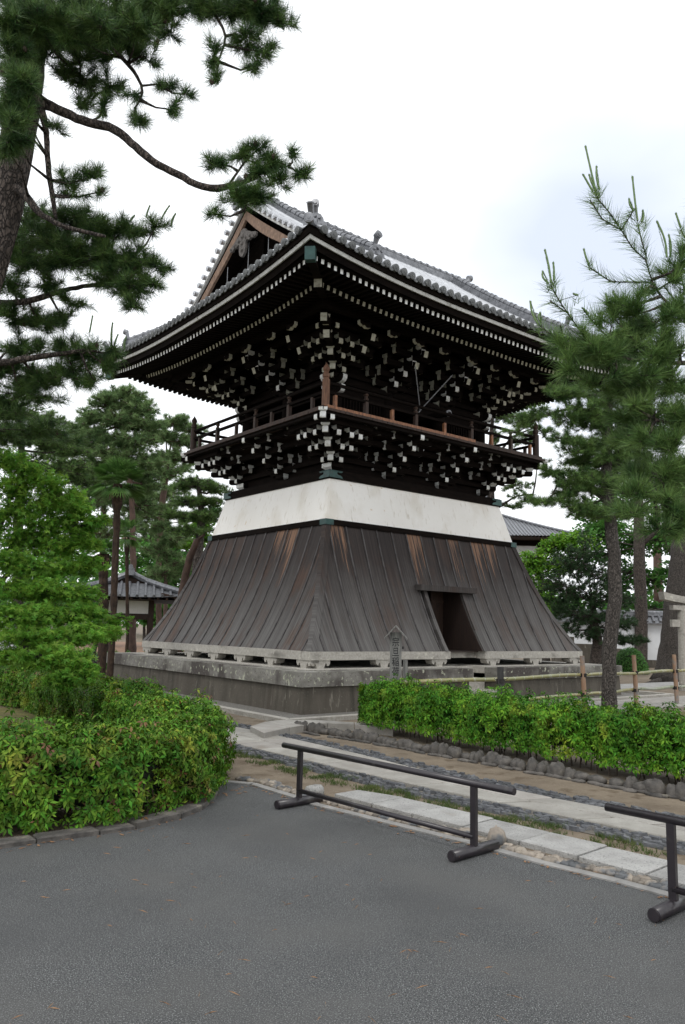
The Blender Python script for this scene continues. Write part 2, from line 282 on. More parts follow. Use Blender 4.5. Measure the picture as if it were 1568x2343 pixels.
# ================================================================== THE BELL TOWER (own axes: x along the long front, y into depth)
TH = math.radians(38.389); TO = np.array([.5304, 20.6843, 0])
tower = empty('bell_tower', TO, TH, label='tall wooden bell tower with flared grey board skirt, white plaster band and curved tiled roof', cat='bell tower')
A0, B0 = 4.34, 3.75
def rect(d): return [(-(A0+d), -(B0+d)), (A0+d, -(B0+d)), (A0+d, B0+d), (-(A0+d), B0+d)]
def band(mb, d0, z0, d1, z1, mi=0, n=1):   # sloping wall ring
    for k in range(4):
        a0, a1 = rect(d0)[k], rect(d0)[(k+1) % 4]; b0, b1 = rect(d1)[k], rect(d1)[(k+1) % 4]
        mb.add([(*a0, z0), (*a1, z0), (*b1, z1), (*b0, z1)], [(0, 1, 2, 3)], mi)
def ringbox(mb, d_out, d_in, z0, z1, mi=0):
    o, i = rect(d_out), rect(d_in)
    for k in range(4):
        a, b, c, d = o[k], o[(k+1) % 4], i[(k+1) % 4], i[k]
        mb.hexa([(*a, z0), (*b, z0), (*c, z0), (*d, z0), (*a, z1), (*b, z1), (*c, z1), (*d, z1)], mi)
# --- stylobate with a notch and steps in front of the doorway
NX0, NX1 = -.58, .27
def notch_poly(d, yin): return [(-(A0+d), -(B0+d)), (NX0, -(B0+d)), (NX0, yin), (NX1, yin), (NX1, -(B0+d)), (A0+d, -(B0+d)), (A0+d, B0+d), (-(A0+d), B0+d)]
mb = MB(); P0 = notch_poly(.665, -3.3); P1 = notch_poly(.635, -3.3); n = 8
P0[1] = (NX0-.06, P0[1][1]); P0[4] = (NX1+.06, P0[4][1]); P1[1] = (NX0-.06, P1[1][1]); P1[4] = (NX1+.06, P1[4][1])
P0[2] = (NX0-.06, -3.25); P0[3] = (NX1+.06, -3.25); P1[2] = P0[2]; P1[3] = P0[3]
mb.add([(*p, 0) for p in P0]+[(*p, .47) for p in P1], [(i, (i+1) % n, n+(i+1) % n, n+i) for i in range(n)])
build('stone_platform', mb, M_render, tower)
mb = MB(); d = .69
def capseg(p, q, wd, z0, z1, cuts):        # kerb stones along an edge
    p = np.array(p, float); q = np.array(q, float); t = (q-p); Ln = np.linalg.norm(t); t /= Ln; nn = np.array([-t[1], t[0]])
    xs = [0]+list(np.cumsum(cuts)/sum(cuts)*Ln)
    for a, b in zip(xs[:-1], xs[1:]):
        g = .003; a2, b2 = a+g, b-g; dz = rng.normal(0, .002)
        c = [p+t*a2, p+t*b2, p+t*b2+nn*wd, p+t*a2+nn*wd]
        mb.hexa([(*k, z0) for k in c]+[(*k, z1+dz) for k in c])
o = rect(d)
capseg(o[0], (NX0, o[0][1]), .42, .475, .735, [1.0, 2.2, 1.5])
capseg((NX1, o[0][1]), o[1], .42, .475, .735, [1.3, 1.4, 1.7])
capseg(o[1], o[2], .42, .475, .735, [1, 1.4, 1.2, 1.5, 1]); capseg(o[2], o[3], .42, .475, .735, [1, 1.5, 1.4, 1.2, 1]); 
capseg((o[3][0], o[3][1]-.425), (o[0][0], o[0][1]+.425), .42, .475, .735, [1.4, 1.2, 2.2, 1.0])
build('cap_stone_course', mb, M_capst, tower)
mb = MB(); mb.prism([(-(A0+.26), -(B0+.26)), (NX0, -(B0+.26)), (NX0, -3.2), (NX1, -3.2), (NX1, -(B0+.26)), (A0+.26, -(B0+.26)), (A0+.26, B0+.26), (-(A0+.26), B0+.26)], .6, .750)
build('platform_paving', mb, M_granite, tower)
mb = MB()
for i, (z, y0, y1) in enumerate(((.27, -4.38, -3.98), (.50, -4.02, -3.66), (.735, -3.70, -3.2))): mb.box(((NX0+NX1)/2, (y0+y1)/2, z-.12), (NX1-NX0-.01, y1-y0, .24))
build('steps', mb, M_granite, tower)
# --- granite sill frame on carved feet
mb = MB(); o = rect(.0); zi0, zi1, wd = .905, 1.07, .30
capseg(o[0], (-.53, o[0][1]), wd, zi0, zi1, [2.0, 2.1]); capseg((.60, o[0][1]), o[1], wd, zi0, zi1, [2, 1.9])
capseg((-.53, -3.42), (.60, -3.42), .2, zi0+.01, zi1-.01, [1])
capseg(o[1], o[2], wd, zi0, zi1, [2, 2, 2]); capseg(o[2], o[3], wd, zi0, zi1, [2, 2, 2]); capseg((o[3][0], o[3][1]-.31), (o[0][0], o[0][1]+.31), wd, zi0, zi1, [1.9, 1.5, 2.2, 1.7])
build('stone_sill', mb, M_granite, tower)
foot2 = [(-.23, .155), (-.23, .10), (-.20, .05), (-.165, .045), (-.15, .09), (-.12, .10), (-.10, .05), (-.085, 0), (.085, 0), (.10, .05), (.12, .10), (.15, .09), (.165, .045), (.20, .05), (.23, .10), (.23, .155)]
def foot(x, y, ang):
    R = rotz(ang); mb = MB(); mb.plate(foot2, lambda a, b, c: np.array([x, y, .75])+R@np.array([a, c-.10, b]), .2); build('carved_stone_foot', mb, M_granite, tower)
for x in (-4.08, -2.45, -.86, .90, 2.46, 4.05): foot(x, -(B0-.12), 0)
for y in (-3.5, -2.35, -1.15, 0, 1.15, 2.35, 3.5): foot(-(A0-.12), y, -math.pi/2)
for x in (-4.05, -2, 0, 2, 4.05): foot(x, B0-.12, math.pi)
for y in (-3.5, 0, 3.5): foot(A0-.12, y, math.pi/2)
# --- flared board skirt
ZS0, ZS1 = 1.07, 3.86
def dsk(z):
    t = min(1, max(0, (z-ZS0)/(ZS1-ZS0))); return -.03-1.22*t-.125*math.sin(math.pi*t**.82)
def side_fr(k):   # returns map (s along face, depth inset, z) for face k (0 front,1 right,2 back,3 left)
    def f(s, d, z):
        a, b = A0+d, B0+d
        return {0: np.array([s, -b, z]), 1: np.array([a, s, z]), 2: np.array([-s, b, z]), 3: np.array([-a, -s, z])}[k]
    return f
zz = np.linspace(ZS0, ZS1, 13)
DOORW = (-.60, .56); DZ = 2.44
for k, nm in ((0, 'front'), (1, 'right'), (2, 'back'), (3, 'left')):
    fr = side_fr(k); half = A0 if k in (0, 2) else B0; mb = MB(); bt = MB()
    edges = [-half]; x = -half+.36
    while x < half-.2: edges.append(x); x += .452+rng.normal(0, .018)
    edges.append(half)
    for a, b in zip(edges[:-1], edges[1:]):
        strip = []
        for z in zz:
            hw = half+dsk(z); l, r = max(a, -hw), min(b, hw)
            if l >= r-1e-4: l = r = (l+r)/2 if abs(l-r) < .3 else l
            strip.append((l, r, z))
        jit = rng.normal(0, .004); off = rng.random()*.008
        rows = []
        for l, r, z in strip:
            hw = half+dsk(z)
            if a >= hw-.002 or b <= -hw+.002: break
            if k == 0 and b > DOORW[0]+.06 and a < DOORW[1]-.06 and z < DZ: continue
            rows.append([fr(l, dsk(z)+off*.5, z), fr((l+r)/2, dsk(z)+off, z), fr(r, dsk(z)+off*.5, z)])
        if len(rows) > 1:
            if k == 0 and b > DOORW[0]+.06 and a < DOORW[1]-.06 and len(rows) < 13:
                z = DZ; q = [fr(a, dsk(z)+off, z), fr((a+b)/2, dsk(z)+off, z), fr(b, dsk(z)+off, z)]
                rows = [q]+rows
            mb.grid(rows)
        # batten over the joint at b
        if b < half-.01:
            pts = []
            for z in zz:
                if abs(b) > half+dsk(z)-.03: break
                if k == 0 and DOORW[0] < b < DOORW[1] and z < DZ: continue
                pts.append((b, z))
            if k == 0 and DOORW[0] < b < DOORW[1]: pts = [(b, DZ)]+pts
            if len(pts) > 1:
                G0 = []
                for s, z in pts: G0.append([fr(s-.019, dsk(z)-.01, z), fr(s-.017, dsk(z)+.024, z), fr(s+.017, dsk(z)+.024, z), fr(s+.019, dsk(z)-.01, z)])
                bt.grid(G0)
    m = M_plankL if k in (1, 3) else M_plankR
    build('board_skirt', mb, m, tower); build('skirt_battens', bt, M_batten, tower)
# hip battens at the four corners
for sx, sy in ((-1, -1), (1, -1), (1, 1), (-1, 1)):
    mb = MB(); pr = [np.array([sx*(A0+dsk(z)), sy*(B0+dsk(z)), z]) for z in zz]
    G0 = [[p+np.array([sx*.01, -sy*.13, 0])+np.array([0, 0, 0]), p+np.array([sx*.028, -sy*.12, 0]), p+np.array([sx*.03, sy*.03, 0]), p+np.array([-sx*.12, sy*.028, 0]), p+np.array([-sx*.13, sy*.01, 0])] for p in pr]
    mb.grid(G0, flip=(sx*sy > 0)); build('corner_board', mb, M_plankR, tower)
# doorway
fr = side_fr(0)
for s0, s1 in ((DOORW[0]-.10, DOORW[0]), (DOORW[1], DOORW[1]+.10)):
    mb = MB()
    for z0, z1 in zip(zz[:-1], zz[1:]):
        if z0 > DZ: break
        z1 = min(z1, DZ); q = [fr(s0, dsk(z0)-.15, z0), fr(s0, dsk(z0)+.05, z0), fr(s1, dsk(z0)+.05, z0), fr(s1, dsk(z0)-.15, z0), fr(s0, dsk(z1)-.15, z1), fr(s0, dsk(z1)+.05, z1), fr(s1, dsk(z1)+.05, z1), fr(s1, dsk(z1)-.15, z1)]
        mb.hexa([q[1], q[2], q[3], q[0], q[5], q[6], q[7], q[4]])
    build('door_jamb', mb, M_plankR, tower)
mb = MB(); mb.beam(fr(-.88, dsk(DZ)+.06, DZ+.03), fr(.98, dsk(DZ)+.06, DZ+.03), .20, .13); build('door_lintel', mb, M_plankR, tower)
mb = MB()
for xx, dx in ((-.60, .03), (.56, -.03)):
    zl = [z for z in zz if z < DZ]+[DZ]; pol = [(-(B0+dsk(z))+.02, z) for z in zl]+[(-2.3, DZ), (-2.3, 1.07)]
    if dx < 0: pol = pol[::-1]
    mb.plate(pol, lambda a, b, c: np.array([xx+c*(1 if dx > 0 else -1), a, b]), .03)
for i in range(5): mb.box((-.45+i*.24, -2.28-(i % 2)*.01, 1.75), (.235, .04, 1.5))
mb.box((-.02, -2.62, 2.46), (1.2, .66, .04)); mb.box((-.02, -2.9, 1.055), (1.2, 1.3, .02))
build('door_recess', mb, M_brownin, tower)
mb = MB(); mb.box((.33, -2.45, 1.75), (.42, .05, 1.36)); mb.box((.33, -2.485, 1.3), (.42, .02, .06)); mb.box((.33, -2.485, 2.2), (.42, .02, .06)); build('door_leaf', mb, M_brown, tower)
# trim, plaster band, wall plate with copper
mb = MB(); ringbox(mb, -1.17, -1.5, 3.73, 3.85); build('skirt_trim', mb, M_dark, tower)
for sx, sy in ((-1, -1), (1, -1), (-1, 1), (1, 1)):
    mb = MB(); x, y = sx*(A0-1.17), sy*(B0-1.17)
    mb.box((x-sx*.10, y-sy*.10, 3.79), (.22, .22, .126)); build('trim_corner_plate', mb, M_copper, tower)
mb = MB()
for k in range(4):
    a = rect(-1.235); b = rect(-1.48)
    G0 = [[np.array([*(np.array(a[k])*(1-t)+np.array(a[(k+1) % 4])*t), 3.85]) for t in np.linspace(0, 1, 5)], [np.array([*(np.array(b[k])*(1-t)+np.array(b[(k+1) % 4])*t), 4.818]) for t in np.linspace(0, 1, 5)]]
    mb.grid(G0)
build('plaster_band', mb, M_plaster, tower)
mb = MB(); ringbox(mb, -1.45, -1.7, 4.815, 5.015); ringbox(mb, -1.80, -1.95, 5.015, 6.0); ringbox(mb, -1.70, -1.81, 5.30, 5.42); ringbox(mb, -1.70, -1.81, 5.62, 5.74); build('wall_plate', mb, M_dark, tower)
cop2 = [(-.02, 0), (-.02, .155), (.36, .155), (.33, .125), (.27, .12), (.22, .135), (.19, .10), (.22, .07), (.26, .065), (.31, .055), (.35, .03), (.36, .0)]
for sx, sy in ((-1, -1), (1, -1), (-1, 1), (1, 1)):
    mb = MB(); x, y = sx*(A0-1.45), sy*(B0-1.45)
    for ax in (0, 1):
        def f(a, b, c, ax=ax):
            return (np.array([x-sx*a, y+sy*(.004+c), 4.84+b]) if ax == 0 else np.array([x+sx*(.004+c), y-sy*a, 4.84+b]))
        mb.plate(cop2, f, .018)
        # thickening lip top and bottom
        for zb in (4.838, 4.985): mb.box(f(.17, zb-4.84+.006, .012), (.36, .03, .014) if ax == 0 else (.03, .36, .014))
    build('copper_corner_plate', mb, M_copper, tower)

# --- brackets.  local frame: t along the face, n outward
def masu(mb, c, R, sz=.20, h=.13):      # bearing block, flared: narrow foot; ends across the grain painted white
    for a, b, z0, z1 in ((.62, .62, -h/2, -h/2+.02), (.62, 1, -h/2+.02, -.01), (1, 1, -.01, h/2)):
        P = []
        for z, s in ((z0, a), (z1, b)):
            q = sz*s/2; P += [(-q, -q, z), (q, -q, z), (q, q, z), (-q, q, z)]
        P = [np.asarray(c)+R@np.array(p) for p in P]; mb.hexa(P, [0, 0, 0, 1, 0, 1])
def arm(mb, p, q, wd, h, e0=True, e1=True):  # bracket arm with rounded lower ends, white end grain wrapping under
    p = np.asarray(p, float); q = np.asarray(q, float); d = q-p; Ln = np.linalg.norm(d); d /= Ln; side = nrm(np.cross(d, (0, 0, 1))); u = np.cross(side, d)
    c = min(.034, Ln*.2); cv = [(0, h*.32), (c*.15, h*.14), (c*.5, h*.03), (c, 0)]
    pol = []; m = []
    pol = [(c, 0), (Ln-c, 0)] + [(Ln-a, b) for a, b in reversed(cv[:-1])] + [(Ln, h), (0, h)] + [(a, b) for a, b in cv[:-1]]
    n = len(pol); V = [p+d*a+u*(b-h/2)-side*wd/2 for a, b in pol]+[p+d*a+u*(b-h/2)+side*wd/2 for a, b in pol]
    Fs = [tuple(range(n)), tuple(range(2*n-1, n-1, -1))]; mi = [0, 0]
    for i in range(n):
        j = (i+1) % n; Fs.append((j, i, n+i, n+j)); a = (pol[i][0]+pol[j][0])/2
        mi.append(1 if ((a > Ln-c*.99 and e1) or (a < c*.99 and e0)) and not (pol[i][1] >= h and pol[j][1] >= h) else 0)
    mb.add(V, Fs, mi)
WM = [M_dark, M_white]
def frame_of(k):    # rotation for face k: columns t, n(out), z  -> matrix mapping (t, n, z)
    t = {0: (1, 0, 0), 1: (0, 1, 0), 2: (-1, 0, 0), 3: (0, -1, 0)}[k]; n = {0: (0, -1, 0), 1: (1, 0, 0), 2: (0, 1, 0), 3: (-1, 0, 0)}[k]
    return np.array([t, n, (0, 0, 1)]).T
XC = [-2.5, -.87, .93, 2.5]; YC = [-1.9, 0, 1.9]
def col_base(k):     # face centre plane offset, positions along t
    return {0: (1.9, XC), 1: (2.5, YC), 2: (1.9, [-x for x in XC]), 3: (2.5, [-y for y in YC])}[k]
OFFL = [.31, .67, .99, 1.27]; ZL = [5.30, 5.505, 5.71, 5.92]
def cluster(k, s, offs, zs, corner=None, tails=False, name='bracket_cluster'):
    WM = [M_dark, M_cream_shaded if tails else M_white]
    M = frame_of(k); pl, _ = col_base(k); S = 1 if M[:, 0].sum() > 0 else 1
    T = lambda t, n, z: M@np.array([s+t, pl+n, z]); R = M.copy(); R[:, 1] *= 1
    root = MB(); aw, ah = (.13, .135) if tails else (.115, .115); K = 1.1 if tails else 1.; WF = [M_dark, M_white]
    # big block on the plate
    z0 = zs[0]-.19; R3 = np.column_stack([M[:, 0], np.cross((0, 0, 1), M[:, 0]), (0, 0, 1)])
    masu(root, T(0, .02, z0+.05), R3, .34, .17)
    par = build(name, root, WM, tower)
    lens = [.52, .60, .60, .60]
    for i, (of, z) in enumerate(zip(offs, zs)):
        mb = MB(); last = i == len(offs)-1
        arm(mb, T(0, -.15, z), T(0, of, z), aw, ah, False, True)
        if not (last and not tails): masu(mb, T(0, of-.075, z+.115), R3, .17*K, .11*K)
        build('projecting_arm', mb, WF, par)
        if not last:
            mb = MB(); zt = z+.205 if i+1 < len(zs) else z+.2; hl = lens[i]
            if corner is None or i == 0: pass
            arm(mb, T(-hl, of-.07, zt), T(hl, of-.07, zt), aw*.9, ah)
            for t in (-hl+.075, 0, hl-.075): masu(mb, T(t, of-.07, zt+.10*K), R3, .165*K, .10*K)
            build('cross_arm', mb, WM, par)
        if i < 2:
            mb = MB(); hl = (.50, .72)[i]; arm(mb, T(-hl, .08, z+.0), T(hl, .08, z+.0), aw*.9, ah)
            for t in (-hl+.075, hl-.075): masu(mb, T(t, .08, z+.11*K), R3, .165*K, .10*K)
            build('wall_arm', mb, WM, par)
    if tails:
        for of, z in ((1.05, 7.70), (1.36, 7.90)):
            mb = MB(); mb.beam(T(0, -.1, z+.46), T(0, of, z), .12, .15, 0, 0, 1); build('tail_rafter', mb, WM, par)
        
        for sg in (-1, 1): mb = MB(); curvy(mb, lambda a, c, b: T(a, 1.55+c, 8.02+b), sg); build('cloud_nosing', mb, [M_dark, M_cream_shaded], par)
    return par
def curvy(mb, f, L_):       # carved cloud-shaped end, white edge
    pol = [(-.02, -.05), (.10, -.075), (.16, -.03), (.21, -.05), (.28, -.01), (.29, .06), (.24, .055), (.19, .03), (.13, .05), (.05, .05), (-.02, .06)]
    sg = L_; mb.plate([(sg*(a+.30), b) for a, b in pol][::sg], lambda a, b, c: f(a, c-.04, b), .09, 0, 1)
for k in (0, 1, 2, 3):
    pl, ss = col_base(k)
    for s in ss[1:-1]: cluster(k, s, OFFL, ZL)
# corner clusters (lower): diagonal arms and doubled face arms
def corner_cluster(sx, sy, offs, zs, tails=False):
    WM = [M_dark, M_cream_shaded if tails else M_white]
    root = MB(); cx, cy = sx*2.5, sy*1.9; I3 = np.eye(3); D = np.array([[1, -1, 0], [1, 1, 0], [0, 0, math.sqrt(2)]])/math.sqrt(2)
    masu(root, (cx, cy, zs[0]-.14), I3, .36, .17); par = build('corner_bracket_cluster', root, WM, tower)
    P = lambda a, b, z: np.array([cx+sx*a, cy+sy*b, z])
    for i, (of, z) in enumerate(zip(offs, zs)):
        mb = MB(); arm(mb, P(-.1, -.1, z), P(of, of, z), .13, .12, False, True)
        masu(mb, P(of-.06, of-.06, z+.115), D, .19, .11); build('diagonal_arm', mb, WM, par)
        if tails and i >= 3: continue
        if i == 3 and not tails:
            for ax in (0, 1):
                mb = MB(); a = offs[2]+.02
                arm(mb, P(a-.3, a-.3, z) if 0 else (P(a+.0, -.3, z) if ax == 0 else P(-.3, a+.0, z)), P(a, of+.0, z) if ax == 0 else P(of+.0, a, z), .115, .115, False, True); build('projecting_arm', mb, WM, par)
            continue
        pos = [0]+[offs[j] for j in range(i)]
        for p_ in pos:
            for ax in (0, 1):
                mb = MB(); p2 = p_-(.06 if p_ else 0)
                arm(mb, P(p2, -.15, z) if ax == 0 else P(-.15, p2, z), P(p2, of, z) if ax == 0 else P(of, p2, z), .115, .115, False, True)
                masu(mb, P(p2, of-.075, z+.115) if ax == 0 else P(of-.075, p2, z+.115), rotz(0 if ax == 0 else math.pi/2), .17, .11); build('projecting_arm', mb, WM, par)
        if i < 3:
            for ax in (0, 1):
                mb = MB(); zt = z+.205; q0, q1 = -.62, of+.25
                if tails: arm(mb, P(q0, of-.07, zt) if ax == 0 else P(of-.07, q0, zt), P(q1, of-.07, zt) if ax == 0 else P(of-.07, q1, zt), .10, .11)
                else: arm(mb, P(q0, of-.07, zt) if ax == 0 else P(of-.07, q0, zt), P(of, of-.07, zt) if ax == 0 else P(of-.07, of, zt), .10, .11, True, False)
                for t in (q0+.08, -.25): masu(mb, P(t, of-.07, zt+.1) if ax == 0 else P(of-.07, t, zt+.1), rotz(0 if ax == 0 else math.pi/2), .165, .10)
                build('cross_arm', mb, WM, par)
    if tails:
        for of, z in ((1.05, 7.70), (1.36, 7.90)):
            for ax in (0, 1):
                mb = MB(); mb.beam(P(0, -.1, z+.46) if ax == 0 else P(-.1, 0, z+.46), P(0, of, z) if ax == 0 else P(of, 0, z), .12, .15, 0, 0, 1); build('tail_rafter', mb, WM, par)
            mb = MB(); mb.beam(P(.1, .1, z+.30), P(of+.1, of+.1, z+.05), .14, .17, 0, 0, 1); build('tail_rafter', mb, WM, par)
        for ax in (0, 1):
            for sg in (-1, 1): mb = MB(); curvy(mb, (lambda a, c, b: P(a, 1.55+c, 8.02+b)) if ax == 0 else (lambda a, c, b: P(1.55+c, a, 8.02+b)), sg); build('cloud_nosing', mb, [M_dark, M_cream_shaded], par)
    return par
for sx, sy in ((-1, -1), (1, -1), (-1, 1), (1, 1)): corner_cluster(sx, sy, OFFL, ZL)
# purlins under the balcony and long wall beams
mb = MB(); ringbox(mb, -.60, -.72, 5.965, 6.03); ringbox(mb, -.93, -1.03, 5.90, 6.00); ringbox(mb, -1.25, -1.35, 5.70, 5.82); build('balcony_purlins', mb, M_dark, tower)
# --- balcony floor: plank ends show all round
mb = MB(); D0 = -.56
for k in range(4):
    fr = side_fr(k); half = (A0 if k in (0, 2) else B0)+D0; x = -half
    while x < half-.01:
        e = min(x+.15, half); f0, f1 = x+.003, e-.003; l = lambda s, d: max(-(half-(D0-d)) if 0 else -1e9, s)
        q = [fr(f0, D0+rng.normal(0, .003), 6.04), fr(f1, D0, 6.04), fr(max(min(f1, half-1.25), -half+1.25), D0-1.25, 6.04), fr(max(min(f0, half-1.25), -half+1.25), D0-1.25, 6.04)]
        mb.hexa([*q]+[p+np.array([0, 0, .055]) for p in q]); x = e
build('balcony_floor', mb, M_brown, tower)
mb = MB(); fr = side_fr(0)
mb.beam(fr(-(A0-.70), -.70, 6.135), fr(1.0, -.70, 6.145), .12, .095); build('floor_edge_board', mb, M_orange, tower)
mb = MB()
mb.beam(fr(1.01, -.70, 6.135), fr(A0-.70, -.70, 6.135), .10, .07)
for k in (1, 2, 3):
    fr = side_fr(k); h = (A0 if k == 2 else B0)-.70; mb.beam(fr(-h, -.70, 6.135), fr(h, -.70, 6.135), .10, .07)
build('floor_edge_board', mb, M_brown, tower)
# --- railing
for k in range(4):
    fr = side_fr(k); half = (A0 if k in (0, 2) else B0)-.785
    for z, r, e in ((6.29, .04, .0), (6.50, .038, 0), (6.71, .042, 0)):
        mb = MB()
        if z > 6.6: mb.tube([fr(-half, -.785, z), fr(half, -.785, z)], r, 8)
        else: mb.beam(fr(-half, -.785, z), fr(half, -.785, z), .07, .06)
        if abs(z-6.29) < .01: continue
        build('railing_rail', mb, M_dark, tower)
    xs = [-2.43, -.91, 1.0, 2.51] if k == 0 else ([-1.65, .19, 1.6] if k == 3 else [-1.6, 0, 1.6])
    for s in xs:
        mb = MB(); mb.box(fr(s, -.785, 6.33), (.085, .085, .33)); mb.lathe(fr(s, -.785, 6.53), [(.05, 0), (.06, .03), (.035, .06), (.035, .09), (.06, .12), (.045, .15)], 8); build('railing_strut', mb, M_brown, tower)
    for s in ([-1.65, .05, 1.76, 3.3, -3.3] if k == 0 else [-2.6, -.7, .9, 2.5]):
        mb = MB(); mb.box(fr(s, -.785, 6.32), (.07, .07, .30)); build('railing_strut', mb, M_orange if k == 0 else M_brown, tower)
for i, (sx, sy) in enumerate(((-1, -1), (1, -1), (-1, 1), (1, 1))):
    mb = MB(); x, y = sx*(A0-.785), sy*(B0-.785)
    mb.lathe((x, y, 6.09), [(.085, 0), (.085, .68), (.06, .70), (.06, .72), (.078, .735), (.078, .80), (.055, .83), (.05, .85), (.072, .89), (.076, .93), (.05, .98), (.018, 1.03), (.004, 1.06)], 14)
    build('balcony_corner_post', mb, M_postw if i == 0 else M_brown, tower, smooth=False)
# --- belfry body: columns, beams, lattice bays
for x in XC:
    for y in YC:
        if y == 0 and x in XC[1:3]: continue
        mb = MB(); mb.lathe((x, y, 6.05), [(.15, 0), (.155, .5), (.15, 1.2), (.13, 1.3)], 16); build('column', mb, M_dark, tower, smooth=False)
mb = MB()
for z, h, e in ((6.18, .16, .0), (6.98, .16, .12), (7.21, .12, .16)):
    for k in range(4):
        M = frame_of(k); pl, ss = col_base(k); L_ = max(abs(ss[0]), abs(ss[-1]))+e
        wd = .26 if z > 7.1 else .12
        mb.beam(M@np.array([-L_, pl+(.0 if k % 2 else .004), z+(.002*(k % 2))]), M@np.array([L_, pl, z+(.002*(k % 2))]), wd, h)
build('tie_beams', mb, M_dark, tower)
mb = MB(); mb.box((0, 0, 7.75), (4.9, 3.7, 1.3)); mb.box((0, 0, 7.05), (4.6, 3.4, .1)); build('inner_wall', mb, M_dark, tower)
mb = MB()
for z in (7.45, 7.72, 7.99):
    for k in range(4):
        M = frame_of(k); pl, ss = col_base(k); L_ = max(abs(ss[0]), abs(ss[-1]))
        mb.beam(M@np.array([-L_, pl-.02, z]), M@np.array([L_, pl-.02, z]), .10, .10)
build('wall_beams', mb, M_dark, tower)
for k in range(4):
    M = frame_of(k); pl, ss = col_base(k)
    for i, (a, b) in enumerate(zip(ss[:-1], ss[1:])):
        mb = MB()
        if k == 0 and i == 1:      # open striking bay
            mb.beam(M@np.array([a+.15, pl, 6.27]), M@np.array([a+.15, pl, 6.9]), .06, .06); build('bay_frame', mb, M_dark, tower); continue
        s = a+.2
        while s < b-.16: mb.beam(M@np.array([s, pl, 6.26]), M@np.array([s, pl, 6.9]), .045, .035, up=tuple(M[:, 1])); s += .092
        mb.beam(M@np.array([a+.13, pl-.01, 6.6]), M@np.array([b-.13, pl-.01, 6.6]), .03, .06)
        build('lattice_window', mb, M_dark, tower)
# column-head nosings (white curled ends) at the corners
nose = [(0, -.11), (.10, -.12), (.17, -.09), (.215, -.02), (.22, .06), (.19, .10), (.14, .085), (.10, .11), (0, .11)]
for sx, sy in ((-1, -1), (1, -1), (-1, 1), (1, 1)):
    for ax in (0, 1):
        for zc, sc, o_ in ((7.00, 1.0, .12), (7.23, 1.15, .14)):
            mb = MB()
            def f(a, b, c): 
                a = o_+a*sc; return np.array([sx*2.5+(sx*a if ax else c-.06), sy*1.9+(c-.06 if ax else sy*a), zc+b*.85])
            mb.plate(nose, f, .12, 0, 1); build('beam_nosing', mb, WM, tower)
# --- upper brackets
OFFU = [.34, .66, .97]; ZU = [7.42, 7.60, 7.78]
for k in (0, 1, 2, 3):
    pl, ss = col_base(k)
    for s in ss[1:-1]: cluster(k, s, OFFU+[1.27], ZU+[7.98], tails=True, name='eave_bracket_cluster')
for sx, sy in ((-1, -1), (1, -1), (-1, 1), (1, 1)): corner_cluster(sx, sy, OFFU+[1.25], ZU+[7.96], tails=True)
mb = MB(); ringbox(mb, -.28, -.42, 8.14, 8.30); ringbox(mb, -.88, -.98, 8.12, 8.24); ringbox(mb, -1.25, -1.33, 8.2, 8.3); build('eave_purlins', mb, M_dark, tower)

# --- roof
RA, RB = 5.50, 4.91
def lift(c, m): return .30*max(0., 1-c/4.4)**2.2*max(0., 1-m/4.5)
def rise(m): return .60*m+.0215*m*m
ZE = 8.55
def zf(x, y):    # front/back slope
    m = RB-abs(y); return ZE+rise(m)+lift(RA-abs(x), m)
def zs_(x, y):   # end slope
    m = RA-abs(x); return ZE+rise(m)+lift(RB-abs(y), m)
VG = 3.95        # verge
mb = MB()
for sy in (-1, 1):
    xs = np.linspace(-RA, RA, 61); ms = np.linspace(0, RB, 15)
    G0 = []
    for m in ms:
        row = []
        for x in xs:
            y = RB-m; xm = max(VG, RA-m); xx = max(-xm, min(xm, x)); row.append((xx, sy*y, zf(xx, y)))
        G0.append(row)
    mb.grid(G0, flip=(sy > 0))
build('front_and_back_roof_slopes', mb, M_tile, tower)
mb = MB()
for sx in (-1, 1):
    G0 = []
    for m in np.linspace(0, 2.35, 8):
        row = []
        for y in np.linspace(-RB, RB, 41): ym = RB-m; yy = max(-ym, min(ym, y)); row.append((sx*(RA-m), yy, zs_(RA-m, yy)))
        G0.append(row)
    mb.grid(G0, flip=(sx < 0))
build('end_roof_slopes', mb, M_tile, tower)
TR = .068
def tile_disc(mb, p, out, r=TR):   # round eave end tile with rim
    p = np.asarray(p, float); out = nrm(out)
    mb.tube([p-out*.05, p+out*.02], r*1.16, 12, 0); mb.tube([p+out*.02, p+out*.026], [r*1.02, r*.8], 12, 0); mb.tube([p+out*.012, p+out*.034], r*.42, 8, 0)
mb = MB(); ME = {k_: MB() for k_ in ('a-1', 'a1', 'b-1', 'b1')}
nx = 48
for sy in (-1, 1):
    me_ = ME['a%d' % sy]
    for i in range(nx+1):
        x = -RA+.11+i*(2*RA-.22)/nx
        mend = RB-.12 if abs(x) < VG-.02 else RA-abs(x)-.03
        if mend < .1: continue
        ms = np.linspace(0, mend, max(3, int(mend/.30)+2)); pts = [(x, sy*(RB-m), zf(x, RB-m)+.035) for m in ms]
        rr = [TR*(1.05 if j % 2 else .97) for j in range(len(pts))]
        mb.tube(pts, rr, 8, 0, caps=False)
        tile_disc(me_, (x, sy*(RB+.02), zf(x, RB)+.03), (0, sy, -.1))
        if i < nx:   # pan tile lip
            x2 = x+(2*RA-.22)/nx/2; z = zf(x2, RB)
            me_.plate([(-.07, .0), (-.05, -.04), (0, -.06), (.05, -.04), (.07, .0)], lambda a, b, c: (x2+a, sy*(RB+.0+c), z+b-.01), .02)
build('round_tile_rows', mb, M_tile, tower, smooth=True)
mb = MB(); ny = 42
